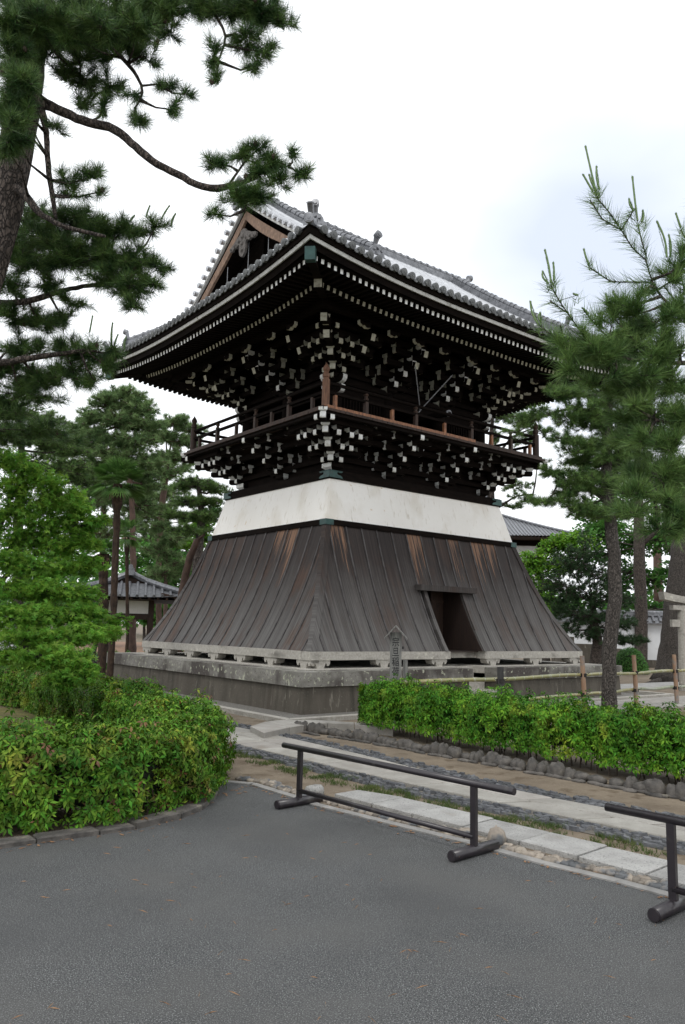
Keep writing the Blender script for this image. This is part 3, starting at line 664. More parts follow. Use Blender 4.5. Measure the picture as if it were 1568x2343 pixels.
for sx in (-1, 1):
    me_ = ME['b%d' % sx]
    for i in range(ny+1):
        y = -RB+.11+i*(2*RB-.22)/ny; mend = min(RB-abs(y)-.03, 2.05)
        if mend < .1: continue
        ms = np.linspace(0, mend, max(3, int(mend/.3)+2)); pts = [(sx*(RA-m), y, zs_(RA-m, y)+.035) for m in ms]
        mb.tube(pts, TR, 8, 0, caps=False)
        tile_disc(me_, (sx*(RA+.02), y, zs_(RA, y)+.03), (sx, 0, -.1))
        if i < ny:
            y2 = y+(2*RB-.22)/ny/2; z = zs_(RA, y2)
            me_.plate([(-.07, .0), (-.05, -.04), (0, -.06), (.05, -.04), (.07, .0)], lambda a, b, c: (sx*(RA+c), y2+a, z+b-.01), .02)
build('end_round_tile_rows', mb, M_tile, tower, smooth=True)
for k_, me_ in ME.items(): build('eave_end_tiles', me_, M_disc, tower)
# eave boards: dark lip, pale fascia, underside
def perim(n):       # points around the roof edge: (face, s fraction)
    P = []
    for k in range(4):
        for i in range(n): P.append((k, -1+2*i/n))
    return P
def edge_pt(k, f, ins, z, m=0.):
    if k in (0, 2): s = f*(RA-ins); sg = -1 if k == 0 else 1; x = s*(1 if k == 0 else -1); return np.array([x, sg*(RB-ins), z+lift(RA-abs(s)-ins*0, m)])
    s = f*(RB-ins); sg = 1 if k == 1 else -1; return np.array([sg*(RA-ins), s*(1 if k == 1 else -1), z+lift(RB-abs(s), m)])
def ring_profile(mb, prof, n=34, mi=0):
    Pn = perim(n)+[(0, -1)]; G0 = [[edge_pt(k, f, i_, z_) for i_, z_ in prof+[prof[0]]] for k, f in Pn]; mb.grid(G0, mi)
mb = MB(); ring_profile(mb, [(.05, 8.42), (.03, 8.53), (1.2, 8.55+.5), (1.2, 8.34), (.30, 8.36)]); build('dark_eave_edge', mb, M_dark, tower)
mb = MB(); ring_profile(mb, [(.080, 8.420), (.10, 8.345), (.13, 8.348), (.13, 8.420)]); build('pale_fascia', mb, M_fascia, tower)
mb = MB(); ring_profile(mb, [(.13, 8.40), (.19, 8.235), (.40, 8.25), (.40, 8.35)]); build('eave_batten', mb, M_dark, tower)
# rafters: flying row and base row, pale painted ends.  nearest hundred are parts, the rest one part
def r_lift(k, s, d): return lift((RA if k in (0, 2) else RB)-abs(s)-.0, .2)
PIT = .1541; raf = []; RM = [M_dark, M_white, M_cream_shaded]  # base row ends get the white with eave shade in its colour
for k in (0, 3, 1, 2):
    half = (A0 if k in (0, 2) else B0)
    for tier, (d1, z1, d0, z0) in enumerate(((.87, 8.165, .10, 8.27), (.26, 8.10, -1.70, 8.66))):
        hs = half+d1-.10; n = int(2*hs/PIT)
        for i in range(n+1):
            s = -hs+2*hs*i/n; fr = side_fr(k); lf = r_lift(k, s, d1)
            # do not run past the hip
            din = max(d0, abs(s)-half+.03); 
            if din > d1-.05: din = d1-.12
            f = (din-d1)/(d0-d1); a = fr(s, d1, z1+lf); b = fr(s, din, z1+(z0-z1)*f+lf*(1-f*.3))
            dist = np.linalg.norm(TO+rotz(TH)@a-CAM)+(0 if k in (0, 3) else 50)+(0 if tier == 0 else 2.0)
            raf.append((dist, a, b, tier))
raf.sort(key=lambda q: q[0]); rest = MB()
for j, (_, a, b, tier) in enumerate(raf):
    m_ = MB() if j < 99 else rest
    m_.beam(a, b, .068, .092, 0, 1+tier, 0)
    if j < 99: build('rafter', m_, RM, tower)
ro = build('rafter', rest, RM, tower); ro['kind'] = 'stuff'
# soffits above the rafters
mb = MB()
for k in range(4):
    fr = side_fr(k); half = (A0 if k in (0, 2) else B0)
    for (d1, z1, d0, z0) in ((.95, 8.215, .12, 8.325), (.28, 8.15, -1.8, 8.73)):
        G0 = []
        for t in np.linspace(0, 1, 5):
            dd = d1+(d0-d1)*t; hw = half+dd
            G0.append([fr(f*hw, dd, z1+(z0-z1)*t+r_lift(k, f*hw, dd)*(1-.3*t)) for f in np.linspace(-1, 1, 33)])
        mb.grid(G0)
build('soffit_boards', mb, M_dark, tower)
mb = MB(); mb.add([(*p, 8.64) for p in rect(-1.2)], [(0, 1, 2, 3)]); build('soffit_ceiling', mb, M_dark, tower)
for sx, sy in ((-1, -1), (1, -1), (-1, 1), (1, 1)):      # hip rafters, outer end capped in copper
    P = lambda d, z: np.array([sx*(A0+d), sy*(B0+d), z])
    mb = MB(); mb.beam(P(.15, 8.46), P(.98, 8.36), .16, .22); h1 = build('hip_rafter', mb, WM, tower)
    mb = MB(); mb.beam(P(.93, 8.366), P(1.05, 8.352), .19, .25); build('copper_cap', mb, M_copper, h1)
    mb = MB(); mb.beam(P(-1.7, 8.75), P(.30, 8.29), .16, .24, 0, 0, 1); build('hip_rafter', mb, [M_dark, M_cream_shaded], tower)
# --- ridges: stacked courses, cap tiles, end ornaments
def ridge(name, pts, wd, hts, cap=.085, bumps=.0):   # stack of courses following pts
    mb = MB(); pts = [np.asarray(p, float) for p in pts]; z = 0
    for j, h in enumerate(hts):
        w2 = wd*(1-.10*j)+(.02 if j % 2 == 0 else 0)
        for a, b in zip(pts[:-1], pts[1:]):
            d = nrm(b-a); mb.beam(a+np.array([0, 0, z+h/2])-d*.01, b+np.array([0, 0, z+h/2])+d*.01, w2, h-.006)
        z += h
    top = [p+np.array([0, 0, z+cap*.55]) for p in pts]; mb.tube(top, cap, 10)
    # cap tile collars
    for a, b in zip(top[:-1], top[1:]):
        L_ = np.linalg.norm(b-a); d = (b-a)/L_; q = .12
        while q < L_: mb.tube([a+d*q, a+d*(q+.05)], cap*1.22, 10); q += .27
    build(name, mb, M_tile2, tower); return z+cap
ridge('main_ridge', [(-4.02, 0, 11.88), (0, 0, 11.82), (4.02, 0, 11.88)], .34, [.11, .08, .08, .08], .09)
mb = MB()
for i in range(34):
    x = -3.9+i*.236
    for sy in (-1, 1): tile_disc(mb, (x, sy*.21, 11.88), (0, sy, 0), .06)
build('ridge_base_tiles', mb, M_tile2, tower)
def ornament(p, ang, s=1., name='ridge_end_ornament', horn=True):   # demon-face style plate with horned wings, disc and raised roll
    p = np.asarray(p, float); R = rotz(ang); mb = MB()     # local x right, y outward(-) , z up
    pol = [(-.24, -.02), (-.27, .10), (-.20, .14), (-.19, .24), (-.13, .33), (-.05, .37), (.05, .37), (.13, .33), (.19, .24), (.20, .14), (.27, .10), (.24, -.02)]
    f = lambda a, b, c: p+R@(np.array([a, -c, b])*s)
    mb.plate(pol[::-1], f, .09)
    for q, r in (((0, .17), .085), ((-.10, .24), .04), ((.10, .24), .04), ((-.12, .08), .045), ((.12, .08), .045), ((0, .29), .05)):
        mb.tube([f(q[0], q[1], .07), f(q[0], q[1], .13)], [r*s, r*s*.6], 9)
    if horn:
        mb.tube([f(0, .32, -.02), f(0, .42, .0), f(0, .53, .04), f(0, .60, .12)], [.05*s, .052*s, .066*s, .076*s], 12); e = nrm(f(0, .25, 1)-f(0, 0, 0)); c = f(0, .60, .12)
        mb.tube([c-e*.10*s, c+e*.02*s], [.078*s, .092*s], 14); mb.tube([c+e*.02*s, c+e*.032*s], [.05*s, .05*s], 10)
    build(name, mb, M_tile2, tower)
ornament((4.10, 0, 11.82), math.pi/2, 1.1); ornament((-4.10, 0, 11.82), -math.pi/2, 1.1)
for sx in (-1, 1):
    for sy in (-1, 1):
        x = sx*3.30; ys = np.linspace(.25, 4.15, 12)
        ridge('descending_ridge', [(x, sy*y, zf(x, y)+.02) for y in ys], .30, [.09, .06, .06, .06], .075)
        ornament((x, sy*4.20, zf(x, 4.2)+.02), 0 if sy < 0 else math.pi, .95)
        # hip ridge
        ms = np.linspace(.55, 1.95, 6); P = [(sx*(RA-m), sy*(RB-m), zf(RA-m, RB-m)+.03) for m in ms]
        ridge('hip_ridge', P, .28, [.09, .06, .06], .075)
        m = .50; a_ = math.atan2(sy, sx)+math.pi/2; ornament((sx*(RA-m), sy*(RB-m), zf(RA-m, RB-m)+.03), a_, .85)
        ms = np.linspace(-.04, .5, 4); P = [(sx*(RA-m), sy*(RB-m), zf(min(RA-m, RA), min(RB-m, RB))+.05) for m in ms]
        mb = MB(); mb.tube([np.array(p)+np.array([0, 0, .03]) for p in P], .085, 12); tile_disc(mb, np.array(P[0])+np.array([0, 0, .03]), (sx, sy, 0), .085)
        for q in (.5,):
            c = np.array(P[1])+np.array([0, 0, .05]); t_ = nrm((sx, sy, 0)); mb.tube([c, c+t_*.05+np.array([0, 0, .12]), c+t_*.16+np.array([0, 0, .26])], [.05, .055, .065], 12)
            e = nrm(t_*.11+np.array([0, 0, .14])); c2 = c+t_*.16+np.array([0, 0, .26]); mb.tube([c2, c2+e*.02], .075, 12); mb.tube([c2+e*.02, c2+e*.03], .045, 10)
        build('corner_end_tile', mb, M_tile2, tower)
# --- gable ends
for sx in (-1, 1):
    YG = 3.25; ys = np.linspace(-YG, YG, 27); mb = MB()
    # verge tiles laid across the edge, with round ends
    for y in np.linspace(-YG, YG, 30):
        if abs(y) < .12: continue
        z = zf(VG, y)+.05; mb.tube([(sx*(VG-.55), y, z+.02), (sx*(VG+.10), y, z)], .066, 10); tile_disc(mb, (sx*(VG+.12), y, z), (sx, 0, 0), .064)
    for sy in (-1, 1):
        for xo in (3.62, 3.46):
            mb.tube([(sx*xo, sy*y, zf(xo, y)+.09) for y in np.linspace(.2, 3.6, 10)], .08, 8)
    build('verge_tiles', mb, M_tile, tower, smooth=False)
    mb = MB()
    for sy in (-1, 1):
        G0 = []
        for y in np.linspace(0, YG, 14): z = zf(VG, y)-.03; G0.append([(sx*(VG+.02), sy*y, z), (sx*(VG+.05), sy*y, z), (sx*(VG+.05), sy*y, z-.075), (sx*(VG-.02), sy*y, z-.075)])
        mb.grid(G0, flip=(sx*sy < 0))
    build('verge_strip', mb, M_fascia, tower)
    mb = MB()
    for sy in (-1, 1):
        G0 = []
        for y in np.linspace(0, YG, 14):
            z = zf(VG, y)-.27; wd = .23+.05*y/YG; zb = z-wd-.05*math.sin(min(1, y/1.5)*math.pi)
            G0.append([(sx*(VG-.03), sy*y, z), (sx*(VG+.015), sy*y, z), (sx*(VG+.015), sy*y, zb), (sx*(VG-.05), sy*y, zb-.0)])
        mb.grid(G0, flip=(sx*sy < 0))
    build('bargeboard', mb, M_barge, tower)
    mb = MB()
    for sy in (-1, 1):
        G0 = [[(sx*(VG-.02), sy*y, zf(VG, y)-.12), (sx*(3.3), sy*y, zf(VG, y)-.12)] for y in np.linspace(0, YG, 10)]; mb.grid(G0)
    mb.add([(sx*3.34, -3.1, 9.5), (sx*3.34, 3.1, 9.5), (sx*3.34, 0, 11.75)], [(0, 1, 2)]); 
    for z, l in ((10.05, 2.3), (10.6, 1.5)): mb.box((sx*3.38, 0, z), (.12, 2*l, .16))
    mb.box((sx*3.40, 0, 10.5), (.12, .2, 1.4)); build('gable_wall', mb, M_dark, tower)
    pend = [(0, .0), (.10, -.02), (.13, -.12), (.26, -.16), (.42, -.26), (.62, -.34), (.60, -.44), (.48, -.46), (.40, -.40), (.30, -.44), (.20, -.38), (.15, -.42), (.16, -.58), (.12, -.72), (.04, -.80)]
    pol = pend+[(-a, b) for a, b in reversed(pend[1:])]
    mb = MB(); f = lambda a, b, c: np.array([sx*(VG+.02+c), a, 11.24+b*.9]); mb.plate(pol[::-1], f, .06)
    for q, r in (((0, -.2), .09), ((0, -.42), .07), ((.16, -.3), .06), ((-.16, -.3), .06), ((.36, -.35), .05), ((-.36, -.35), .05), ((0, -.62), .06), ((.52, -.4), .035), ((-.52, -.4), .035)):
        mb.tube([f(q[0], q[1], .05), f(q[0], q[1], .10)], [r, r*.5], 8)
    build('gable_pendant', mb, M_carved, tower)
    mb = MB(); 
    for a, b in (((-.1, 10.95), (-.1, 10.1)), ((-1.0, 10.7), (-1.0, 9.9)), ((.9, 10.6), (.9, 9.95)), ((-1.9, 10.2), (2.2, 10.05))): mb.tube([(sx*(VG-.05), a[0], a[1]), (sx*(VG-.05), b[0], b[1])], .009, 5)
    build('gable_wires', mb, M_rope, tower)
# pigeonhole braces of the balcony: thin stay rods
# --- striking log slung in the open bay
lg = empty('striking_log', TO+rotz(TH)@np.array([.30, -1.9, 6.80]), TH, label='short dark bell-striking log with pale ringed end hung by two ropes above the balcony rail', cat='striking log')
mb = MB(); mb.tube([(0, .9, .10), (0, -.95, -.02)], .075, 12); build('log_beam', mb, M_dark, lg)
mb = MB(); mb.tube([(0, -.95, -.02), (0, -.99, -.022)], .085, 16); mb.tube([(0, -.99, -.022), (0, -1.0, -.023)], [.085, .07], 16); build('end_ring', mb, M_rope, lg)
mb = MB(); mb.tube([(0, -1.0, -.0235), (0, -1.004, -.0235)], .058, 14); build('log_end', mb, M_dark, lg)
loc = lambda x, y, z: np.array([x-.30, y+1.9, z-6.80])
for e in ((-1.02, -3.05, 7.62), (.24, -3.05, 7.70)):
    mb = MB(); mb.tube([loc(-.22, -2.35, 6.80), loc(-.2, -2.38, 6.86), loc(*e)], .013, 6); build('hanging_rope', mb, M_rope, lg)
# ================================================================== GROUND
def struct(name, mb, m, smooth=False): return tag(build(name, mb, m, smooth=smooth), kind='structure')
GP = lambda pts, z: [tuple(p)+(z,) for p in pts]
def sheet(name, pts, z, m):
    mb = MB(); mb.add(GP(pts, z), [tuple(range(len(pts)))]); return struct(name, mb, m)
mb = MB(); S = 900; mb.add([(-S, -60, -.004), (S, -60, -.004), (S, S, -.004), (-S, S, -.004)], [(0, 1, 2, 3)]); struct('ground', mb, M_dirt)
# asphalt forecourt
edge = [(-14, 3.7), (-6, 4.98), (-3.2, 5.28), (-2.28, 5.68), (-1.98, 5.96), (-1.68, 6.14), (-1.36, 6.42), (-1.16, 6.85), (-1.10, 7.4), (-1.12, 8.10), (-.81, 8.0), (-.36, 7.45), (-.15, 7.15), (.47, 6.55), (.99, 6.05), (1.43, 5.56), (1.8, 5.22), (2.06, 4.93), (3.0, 3.7), (4.5, 1.7), (8, -3), (8, -40), (-14, -40)]
sheet('asphalt', edge[::-1], .0, M_asphalt)
mb = MB()      # thin worn cement lip along the asphalt edge
for a, b in zip(edge[9:19], edge[10:20]):
    a = np.array(a); b = np.array(b); n_ = nrm(np.array([-(b-a)[1], (b-a)[0]])); q = [a-n_*.05, b-n_*.05, b+n_*.03, a+n_*.03]; mb.hexa([(*p, -.01) for p in q]+[(*p, .010) for p in q])
M_lip = mat('cement_lip', (.20, .195, .185), (.30, .29, .275), 6, rough=.9, bump=.4)
struct('cement_lip', mb, M_lip)
# paved path: main slabs between two strips of dark cobbles
up_line = [(-4.2, 15.0), (-1.9, 12.6), (-1.03, 11.6), (.22, 9.98), (1.19, 8.53), (2.05, 7.55), (3.0, 6.6), (6.5, 3.2)]
lo_line = [(-4.9, 14.2), (-2.6, 11.9), (-1.33, 10.5), (-.05, 9.0), (1.07, 7.71), (1.81, 7.0), (2.65, 6.15), (5.6, 3.1)]
def along(line, n):
    P = np.array(line, float); s = np.r_[0, np.cumsum(np.linalg.norm(np.diff(P, axis=0), axis=1))]; t = np.linspace(0, s[-1], n)
    return np.c_[np.interp(t, s, P[:, 0]), np.interp(t, s, P[:, 1])]
U_, L_2 = along(up_line, 200), along(lo_line, 200)
mb = MB()
def slab(mb, q, z0, z1, g=.011, bev=.014):
    q = [np.array(p) for p in q]; c = sum(q)/len(q); o_ = [p+(c-p)*g/np.linalg.norm(c-p)*1.4 for p in q]; i_ = [p+(c-p)*(g+bev)/np.linalg.norm(c-p)*1.4 for p in q]; n = len(q)
    V = [(*p, z0) for p in o_]+[(*p, z1-bev*.6) for p in o_]+[(*p, z1) for p in i_]
    mb.add(V, [(i, (i+1) % n, n+(i+1) % n, n+i) for i in range(n)]+[(n+i, n+(i+1) % n, 2*n+(i+1) % n, 2*n+i) for i in range(n)]+[tuple(range(2*n, 3*n))])
for row, (f0, f1) in enumerate(((0, .5), (.5, 1))):
    i = row*5
    while i < 190:
        j = min(199, i+int(rng.integers(7, 15))); q = [L_2[i]*(1-f0)+U_[i]*f0, L_2[j]*(1-f0)+U_[j]*f0, L_2[j]*(1-f1)+U_[j]*f1, L_2[i]*(1-f1)+U_[i]*f1]
        slab(mb, q, -.02, .022+rng.random()*.004); i = j
struct('path', mb, M_slab)
def cobbles(name, line, w0, w1, zt, size=.11, seed=3):
    mb = MB(); P = along(line, 400); r = np.random.default_rng(seed); T = np.gradient(P, axis=0)
    for i in range(0, 400, 1):
        d = nrm(T[i]); n_ = np.array([-d[1], d[0]])
        for o_ in np.arange(w0, w1, size*.62):
            if r.random() < .35: continue
            c = P[i]+n_*(o_+r.random()*.03)+d*r.normal(0, .02); a = r.normal(0, .35)+math.atan2(d[1], d[0]); l, wd = size*(.55+.6*r.random()), size*(.28+.2*r.random())
            m = 7; an = np.arange(m)*2*math.pi/m+r.random(); rr = .8+.35*r.random(m); X = np.cos(an)*l/1.6*rr; Y = np.sin(an)*wd/1.4*rr
            ca, sa = math.cos(a), math.sin(a); h = zt+r.random()*.018
            V = [(c[0]+ca*x-sa*y, c[1]+sa*x+ca*y, -.02) for x, y in zip(X, Y)]+[(c[0]+(ca*x-sa*y)*.75, c[1]+(sa*x+ca*y)*.75, h+r.normal(0, .004)) for x, y in zip(X, Y)]
            mb.add(V, [(k, (k+1) % m, m+(k+1) % m, m+k) for k in range(m)]+[tuple(range(m, 2*m))])
    return struct(name, mb, M_cobble)
cobbles('cobble_strip', lo_line, -.30, -.04, .015, seed=4); cobbles('cobble_strip', up_line, .03, .24, .012, seed=5)
mb = MB()
for ln, (a, b) in ((lo_line, (-.31, 0)), (up_line, (0, .26))):
    P = along(ln, 60); T = np.gradient(P, axis=0); G0 = [[(*(p+np.array([-nrm(t)[1], nrm(t)[0]])*o_), .001) for o_ in (a, b)] for p, t in zip(P, T)]; mb.grid(G0)
M_mort = mat('cobble_mortar', (.09, .082, .07), (.15, .135, .115), 20, rough=.95, bump=.5); struct('cobble_bed', mb, M_mort)
# row of big square slabs beside the asphalt
mb = MB(); a = np.array([-.02, 7.50]); b = np.array([2.0, 5.28]); t_ = nrm(b-a); n_ = np.array([-t_[1], t_[0]])*-1
n_ = np.array([.74, .67]); s = 0
for i in range(15):
    L3 = .44+rng.random()*.10; p = a+t_*s; wd = .40 if i else .30
    q = [p, p+t_*(L3), p+t_*(L3)+n_*(.42), p+n_*(wd)]; slab(mb, q, -.02, .035+rng.normal(0, .003), .006, .010); s += L3+.005
struct('slab_row', mb, M_slab2)
# raised curving branch of the path towards the tower, and gutter kerb round the platform
c3 = lambda x, y: (514.25+.3859*x, 1573+.3859*y)
top = [gp(*c3(*p), .10)[:2] for p in ((150, 228), (245, 200), (350, 190), (560, 193), (770, 205), (1000, 226))]; bot = [gp(*c3(*p), .10)[:2] for p in ((232, 268), (385, 234), (480, 220), (610, 209), (770, 216), (1000, 246))]
mb = MB()
for i in range(5): slab(mb, [bot[i], bot[i+1], top[i+1], top[i]], -.02, .10, .004, .01)
struct('curved_path_edge', mb, M_slab)
mb = MB()
def W2(x, y): return tuple((TO+rotz(TH)@np.array([x, y, 0]))[:2])
for d_, w_, z_ in ((1.62, .16, .07),):
    o = [W2(*p) for p in rect(d_)]; i_ = [W2(*p) for p in rect(d_-w_)]
    for k in range(4):
        q = [np.array(o[k]), np.array(o[(k+1) % 4]), np.array(i_[(k+1) % 4]), np.array(i_[k])]
        for j in range(6):
            f0, f1 = j/6, (j+1)/6; slab(mb, [q[0]*(1-f0)+q[1]*f0, q[0]*(1-f1)+q[1]*f1, q[3]*(1-f1)+q[2]*f1, q[3]*(1-f0)+q[2]*f0], -.02, z_, .003, .008)
struct('gutter_kerb', mb, M_granite)
mb = MB(); mb.add([(*W2(*p), .0005) for p in rect(1.46)], [(0, 1, 2, 3)])
M_gut = mat('gutter_gravel', (.10, .095, .085), (.19, .18, .16), 30, rough=.9, bump=1., spots=[((.30, .29, .27), 22, .60, .68)]); struct('gutter', mb, M_gut)
# slab path beyond the tower on the right, moss beds
mb = MB(); pa = [(5.2, 16.6), (7.5, 18.3), (10.5, 20.6), (16, 24.6)]; P = along(pa, 40); T = np.gradient(P, axis=0)
for i in range(0, 38, 3):
    n_ = np.array([-nrm(T[i])[1], nrm(T[i])[0]]); w_ = .75
    for f0, f1 in ((-1, 0), (0, 1)): slab(mb, [P[i]+n_*f0*w_*-1, P[min(i+3, 39)]+n_*f0*w_*-1, P[min(i+3, 39)]+n_*f1*w_*-1, P[i]+n_*f1*w_*-1][::-1], -.02, .03, .01, .01)
mb2 = MB(); 
for k in range(9): x = 7+k*1.6; slab(mb2, [(x, 21.3+k*1.25), (x+1.6, 22.5+k*1.25), (x+.9, 23.4+k*1.25), (x-.7, 22.2+k*1.25)], -.02, .05, .01, .01)
struct('side_path', mb, M_slab); struct('side_path', mb2, M_slab2)
def moss(name, pts, h=.05):
    mb = MB(); c = np.mean(pts, axis=0); G0 = []
    for f in (0, .25, .5, .75, .95): 
        G0.append([(*(np.array(p)+(c-np.array(p))*f), h*math.sin(f*math.pi/2)+.001+rng.random()*.008) for p in pts+[pts[0]]])
    mb.grid(G0); return tag(build(name, mb, M_moss, smooth=True), kind='structure')
moss('moss_bed', [(5.0, 11.5), (6.0, 14.2), (6.9, 16.2), (9.5, 18.2), (14, 20.8), (15, 18), (9, 9.0), (6.5, 8.2)])
moss('moss_bed', [(-3.0, 8.0), (-2.5, 9.0), (-3.2, 10.8), (-4.8, 13.6), (-7.5, 16.5), (-12, 18), (-14, 12), (-8, 7.5)])
sheet('lawn', [(-60, 17), (-9, 20), (-6, 26), (-6, 40), (-70, 60)], .002, M_moss)
# far asphalt lane behind the gate on the left
sheet('lane', [(-30, 27), (-5, 30), (-4, 37), (-34, 36)], .004, mat('pale_lane', (.25, .26, .28), (.30, .31, .33), 2, rough=.8))
sheet('red_earth', [(-40, 42), (-2, 40), (0, 60), (-40, 64)], .003, mat('needle_litter', (.20, .11, .07), (.27, .17, .11), 2, rough=.95))
# scattered dry needles on the asphalt
V = []; T_ = []
for i in range(260):
    y = 1.8+rng.random()**1.3*5.0; x = (rng.random()-.5)*y*1.1+.2; a = rng.random()*6.28; l = .03+.05*rng.random(); d = np.array([math.cos(a), math.sin(a)])*l; n_ = np.array([-d[1], d[0]])/l*.0012; b = len(V)
    V += [(x-n_[0], y-n_[1], .003), (x+d[0]*.5, y+d[1]*.5+.004, .006), (x+d[0], y+d[1], .003), (x+n_[0]*1.2, y+n_[1]*1.2, .0035)]; T_ += [(b, b+1, b+3), (b+1, b+2, b+3)]
ke = along([(-6, 4.98), (-3.2, 5.28), (-2.28, 5.68), (-1.68, 6.14), (-1.36, 6.42), (-1.16, 6.85), (-1.10, 7.4), (-.81, 8.0), (-.36, 7.45), (.47, 6.55), (1.43, 5.56), (2.06, 4.93), (3.0, 3.7)], 500)
for i in range(500):
    k = int(rng.integers(0, 499)); p = ke[k]+np.array([.0, -1.])*abs(rng.normal(0, .10))+rng.normal(0, .03, 2); a = rng.random()*6.28; l = .012+.03*rng.random(); d = np.array([math.cos(a), math.sin(a)])*l; n_ = np.array([-d[1], d[0]])*(.12+.3*rng.random()); b = len(V)
    V += [(p[0]-n_[0], p[1]-n_[1], .004), (p[0]+d[0], p[1]+d[1], .008), (p[0]+n_[0], p[1]+n_[1], .005), (p[0]-d[0]*.6, p[1]-d[1]*.6, .004)]; T_ += [(b, b+1, b+2), (b, b+2, b+3)]
tag(raw('dry_needles', V, T_, [M_leaflit]), 'scattered dry brown pine needles on the asphalt', 'pine needles', kind='stuff')
# ================================================================== THINGS
# --- two tube barriers on the asphalt
def barrier(name, A, B, h, label, ext=(.24, .34)):
    a, b = np.array(A, float), np.array(B, float); d = nrm(b-a); n_ = np.array([-d[1], d[0], 0]); Ln = np.linalg.norm(b-a)
    e = empty(name, a, math.atan2(d[1], d[0]), label=label, cat='barrier', group='metal tube barriers')
    m = MB(); m.tube([(-ext[0], 0, h), (Ln+ext[1], 0, h)], .024, 18, caps=True); build('top_rail', m, M_iron, e, smooth=False)
    m = MB(); m.tube([(.0, 0, .125), (Ln, 0, .125)], .019, 16); build('lower_rail', m, M_iron, e)
    for x in (0, Ln):
        m = MB(); m.box((x, 0, (h+.04)/2), (.046, .03, h-.04)); build('post', m, M_iron, e)
        m = MB(); m.tube([(x, -.24, .037), (x, .25, .037)], .037, 20); m.tube([(x, -.247, .037), (x, -.24, .037)], .034, 20); build('foot', m, M_iron, e)
    return e
fx1 = gp(684, 1843); fx2 = gp(1085, 1958)
barrier('tube_barrier', fx1, fx2, .482, 'dark brown metal tube barrier in the middle of the asphalt edge')
fx3 = gp(1543, 2088); dd = nrm(fx2-fx1)
barrier('tube_barrier', fx3, fx3+dd*1.72, .50, 'dark brown metal tube barrier cut off by the right picture edge', (.40, .3))
for o in COL.objects:      # smooth shading on the tubes
    if o.parent and o.parent.name.startswith('tube_barrier'):
        for p_ in o.data.polygons: p_.use_smooth = len(p_.vertices) == 4 and o.name.split('.')[0] != 'post'
# --- stones edging the hedge bed, gutter pebbles and loose stones
def rock_mesh(m, c, sz, seed, rot=0.):
    r = np.random.default_rng(seed); n1, n2 = 9, 6; V = []
    for j in range(n2+1):
        ph = math.pi*j/n2
        for i in range(n1):
            a = 2*math.pi*i/n1; rr = 1+.16*math.sin(2*a+seed)+.10*math.sin(3*ph+seed*1.7+a)+r.normal(0, .05)
            v = np.array([math.sin(ph)*math.cos(a), math.sin(ph)*math.sin(a), math.cos(ph)])*rr; v = np.sign(v)*np.abs(v)**.82; V.append(np.asarray(c)+rotz(rot)@(v*np.array(sz)))
    m.add(V, [(j*n1+i, (j+1)*n1+i, (j+1)*n1+(i+1) % n1, j*n1+(i+1) % n1) for j in range(n2) for i in range(n1)])
rk = along([(-.62, 12.1), (-.15, 11.75), (.35, 11.25), (.85, 10.6), (1.5, 9.9), (2.4, 8.85), (3.1, 8.05), (4.0, 7.1), (5.0, 6.0)], 400)
s = 0.; i = 0; T_ = np.gradient(rk, axis=0); step = np.linalg.norm(rk[1]-rk[0])
while s < 399:
    k = int(s); d = nrm(T_[k]); l = .07+.12*rng.random()**1.3; nl = (-d[1], d[0]); h = .04+.07*rng.random()
    m = MB(); rock_mesh(m, (0, 0, 0), (l*.62, .085, h), i+3, math.atan2(d[1], d[0])); big = 'large grey-brown stone in the row edging the right hedge bed' if l > .13 else 'grey-brown stone in the row edging the right hedge bed'
    tag(build('edging_stone', m, M_rock, smooth=True, loc=(rk[k][0]+nl[0]*rng.normal(0, .015), rk[k][1]+nl[1]*rng.normal(0, .015), .03)), big, 'stone', 'stones edging the right hedge bed'+(', large ones' if l > .13 else ''))
    s += (l*1.12)/step; i += 1
m = MB(); r = np.random.default_rng(5); pg = along([(-.62, 11.9), (.35, 11.05), (1.5, 9.72), (2.4, 8.68), (3.1, 7.88), (5.0, 5.8)], 400)
for k in range(0, 400, 5):
    if r.random() < .75: rock_mesh(m, (pg[k][0]+r.normal(0, .02), pg[k][1]+r.normal(0, .02), .005), (.07+.03*r.random(), .035, .022), k, math.atan2(*(pg[min(k+1, 399)]-pg[k-1])[::-1]))
tag(build('small_edging_stones', m, M_rock, smooth=True), 'low flat stones bedded in front of the hedge edging', 'stones', kind='stuff')
m = MB()
ln_ = along([(-1.0, 8.22), (-.75, 8.08), (-.42, 7.62), (-.18, 7.32), (.40, 6.72), (.95, 6.17), (1.40, 5.68), (1.8, 5.30), (2.1, 4.98), (3.1, 3.7)], 260)
for k in range(0, 260):
    for q in range(2):
        if r.random() < .28: continue
        sz = .022+.034*r.random(); off = r.random()*.10; rock_mesh(m, (ln_[k][0]+off*.74, ln_[k][1]+off*.67, .0), (sz, sz*.7, sz*.55), k*3+q, r.random()*3)
tag(build('pebble_gutter', m, M_pebble, smooth=True), 'loose pale and grey pebbles between asphalt and slabs', 'pebbles', kind='stuff')
for j, (x, y, sx_, lb) in enumerate(((1.19, 6.06, .075, 'upright brown stone beside the right foot of the near barrier'), (.98, 6.20, .06, 'flat brown stone between the barrier post and the square slabs'), (-.20, 7.62, .085, 'pale square-cut stone at the start of the square slab row'))):
    m = MB(); rock_mesh(m, (0, 0, 0), (sx_, sx_*.75, sx_*(1.1 if j == 0 else .6)), 50+j); tag(build('loose_stone', m, M_pebble if j != 2 else M_slab2, smooth=True, loc=(x, y, .03)), lb, 'stone')
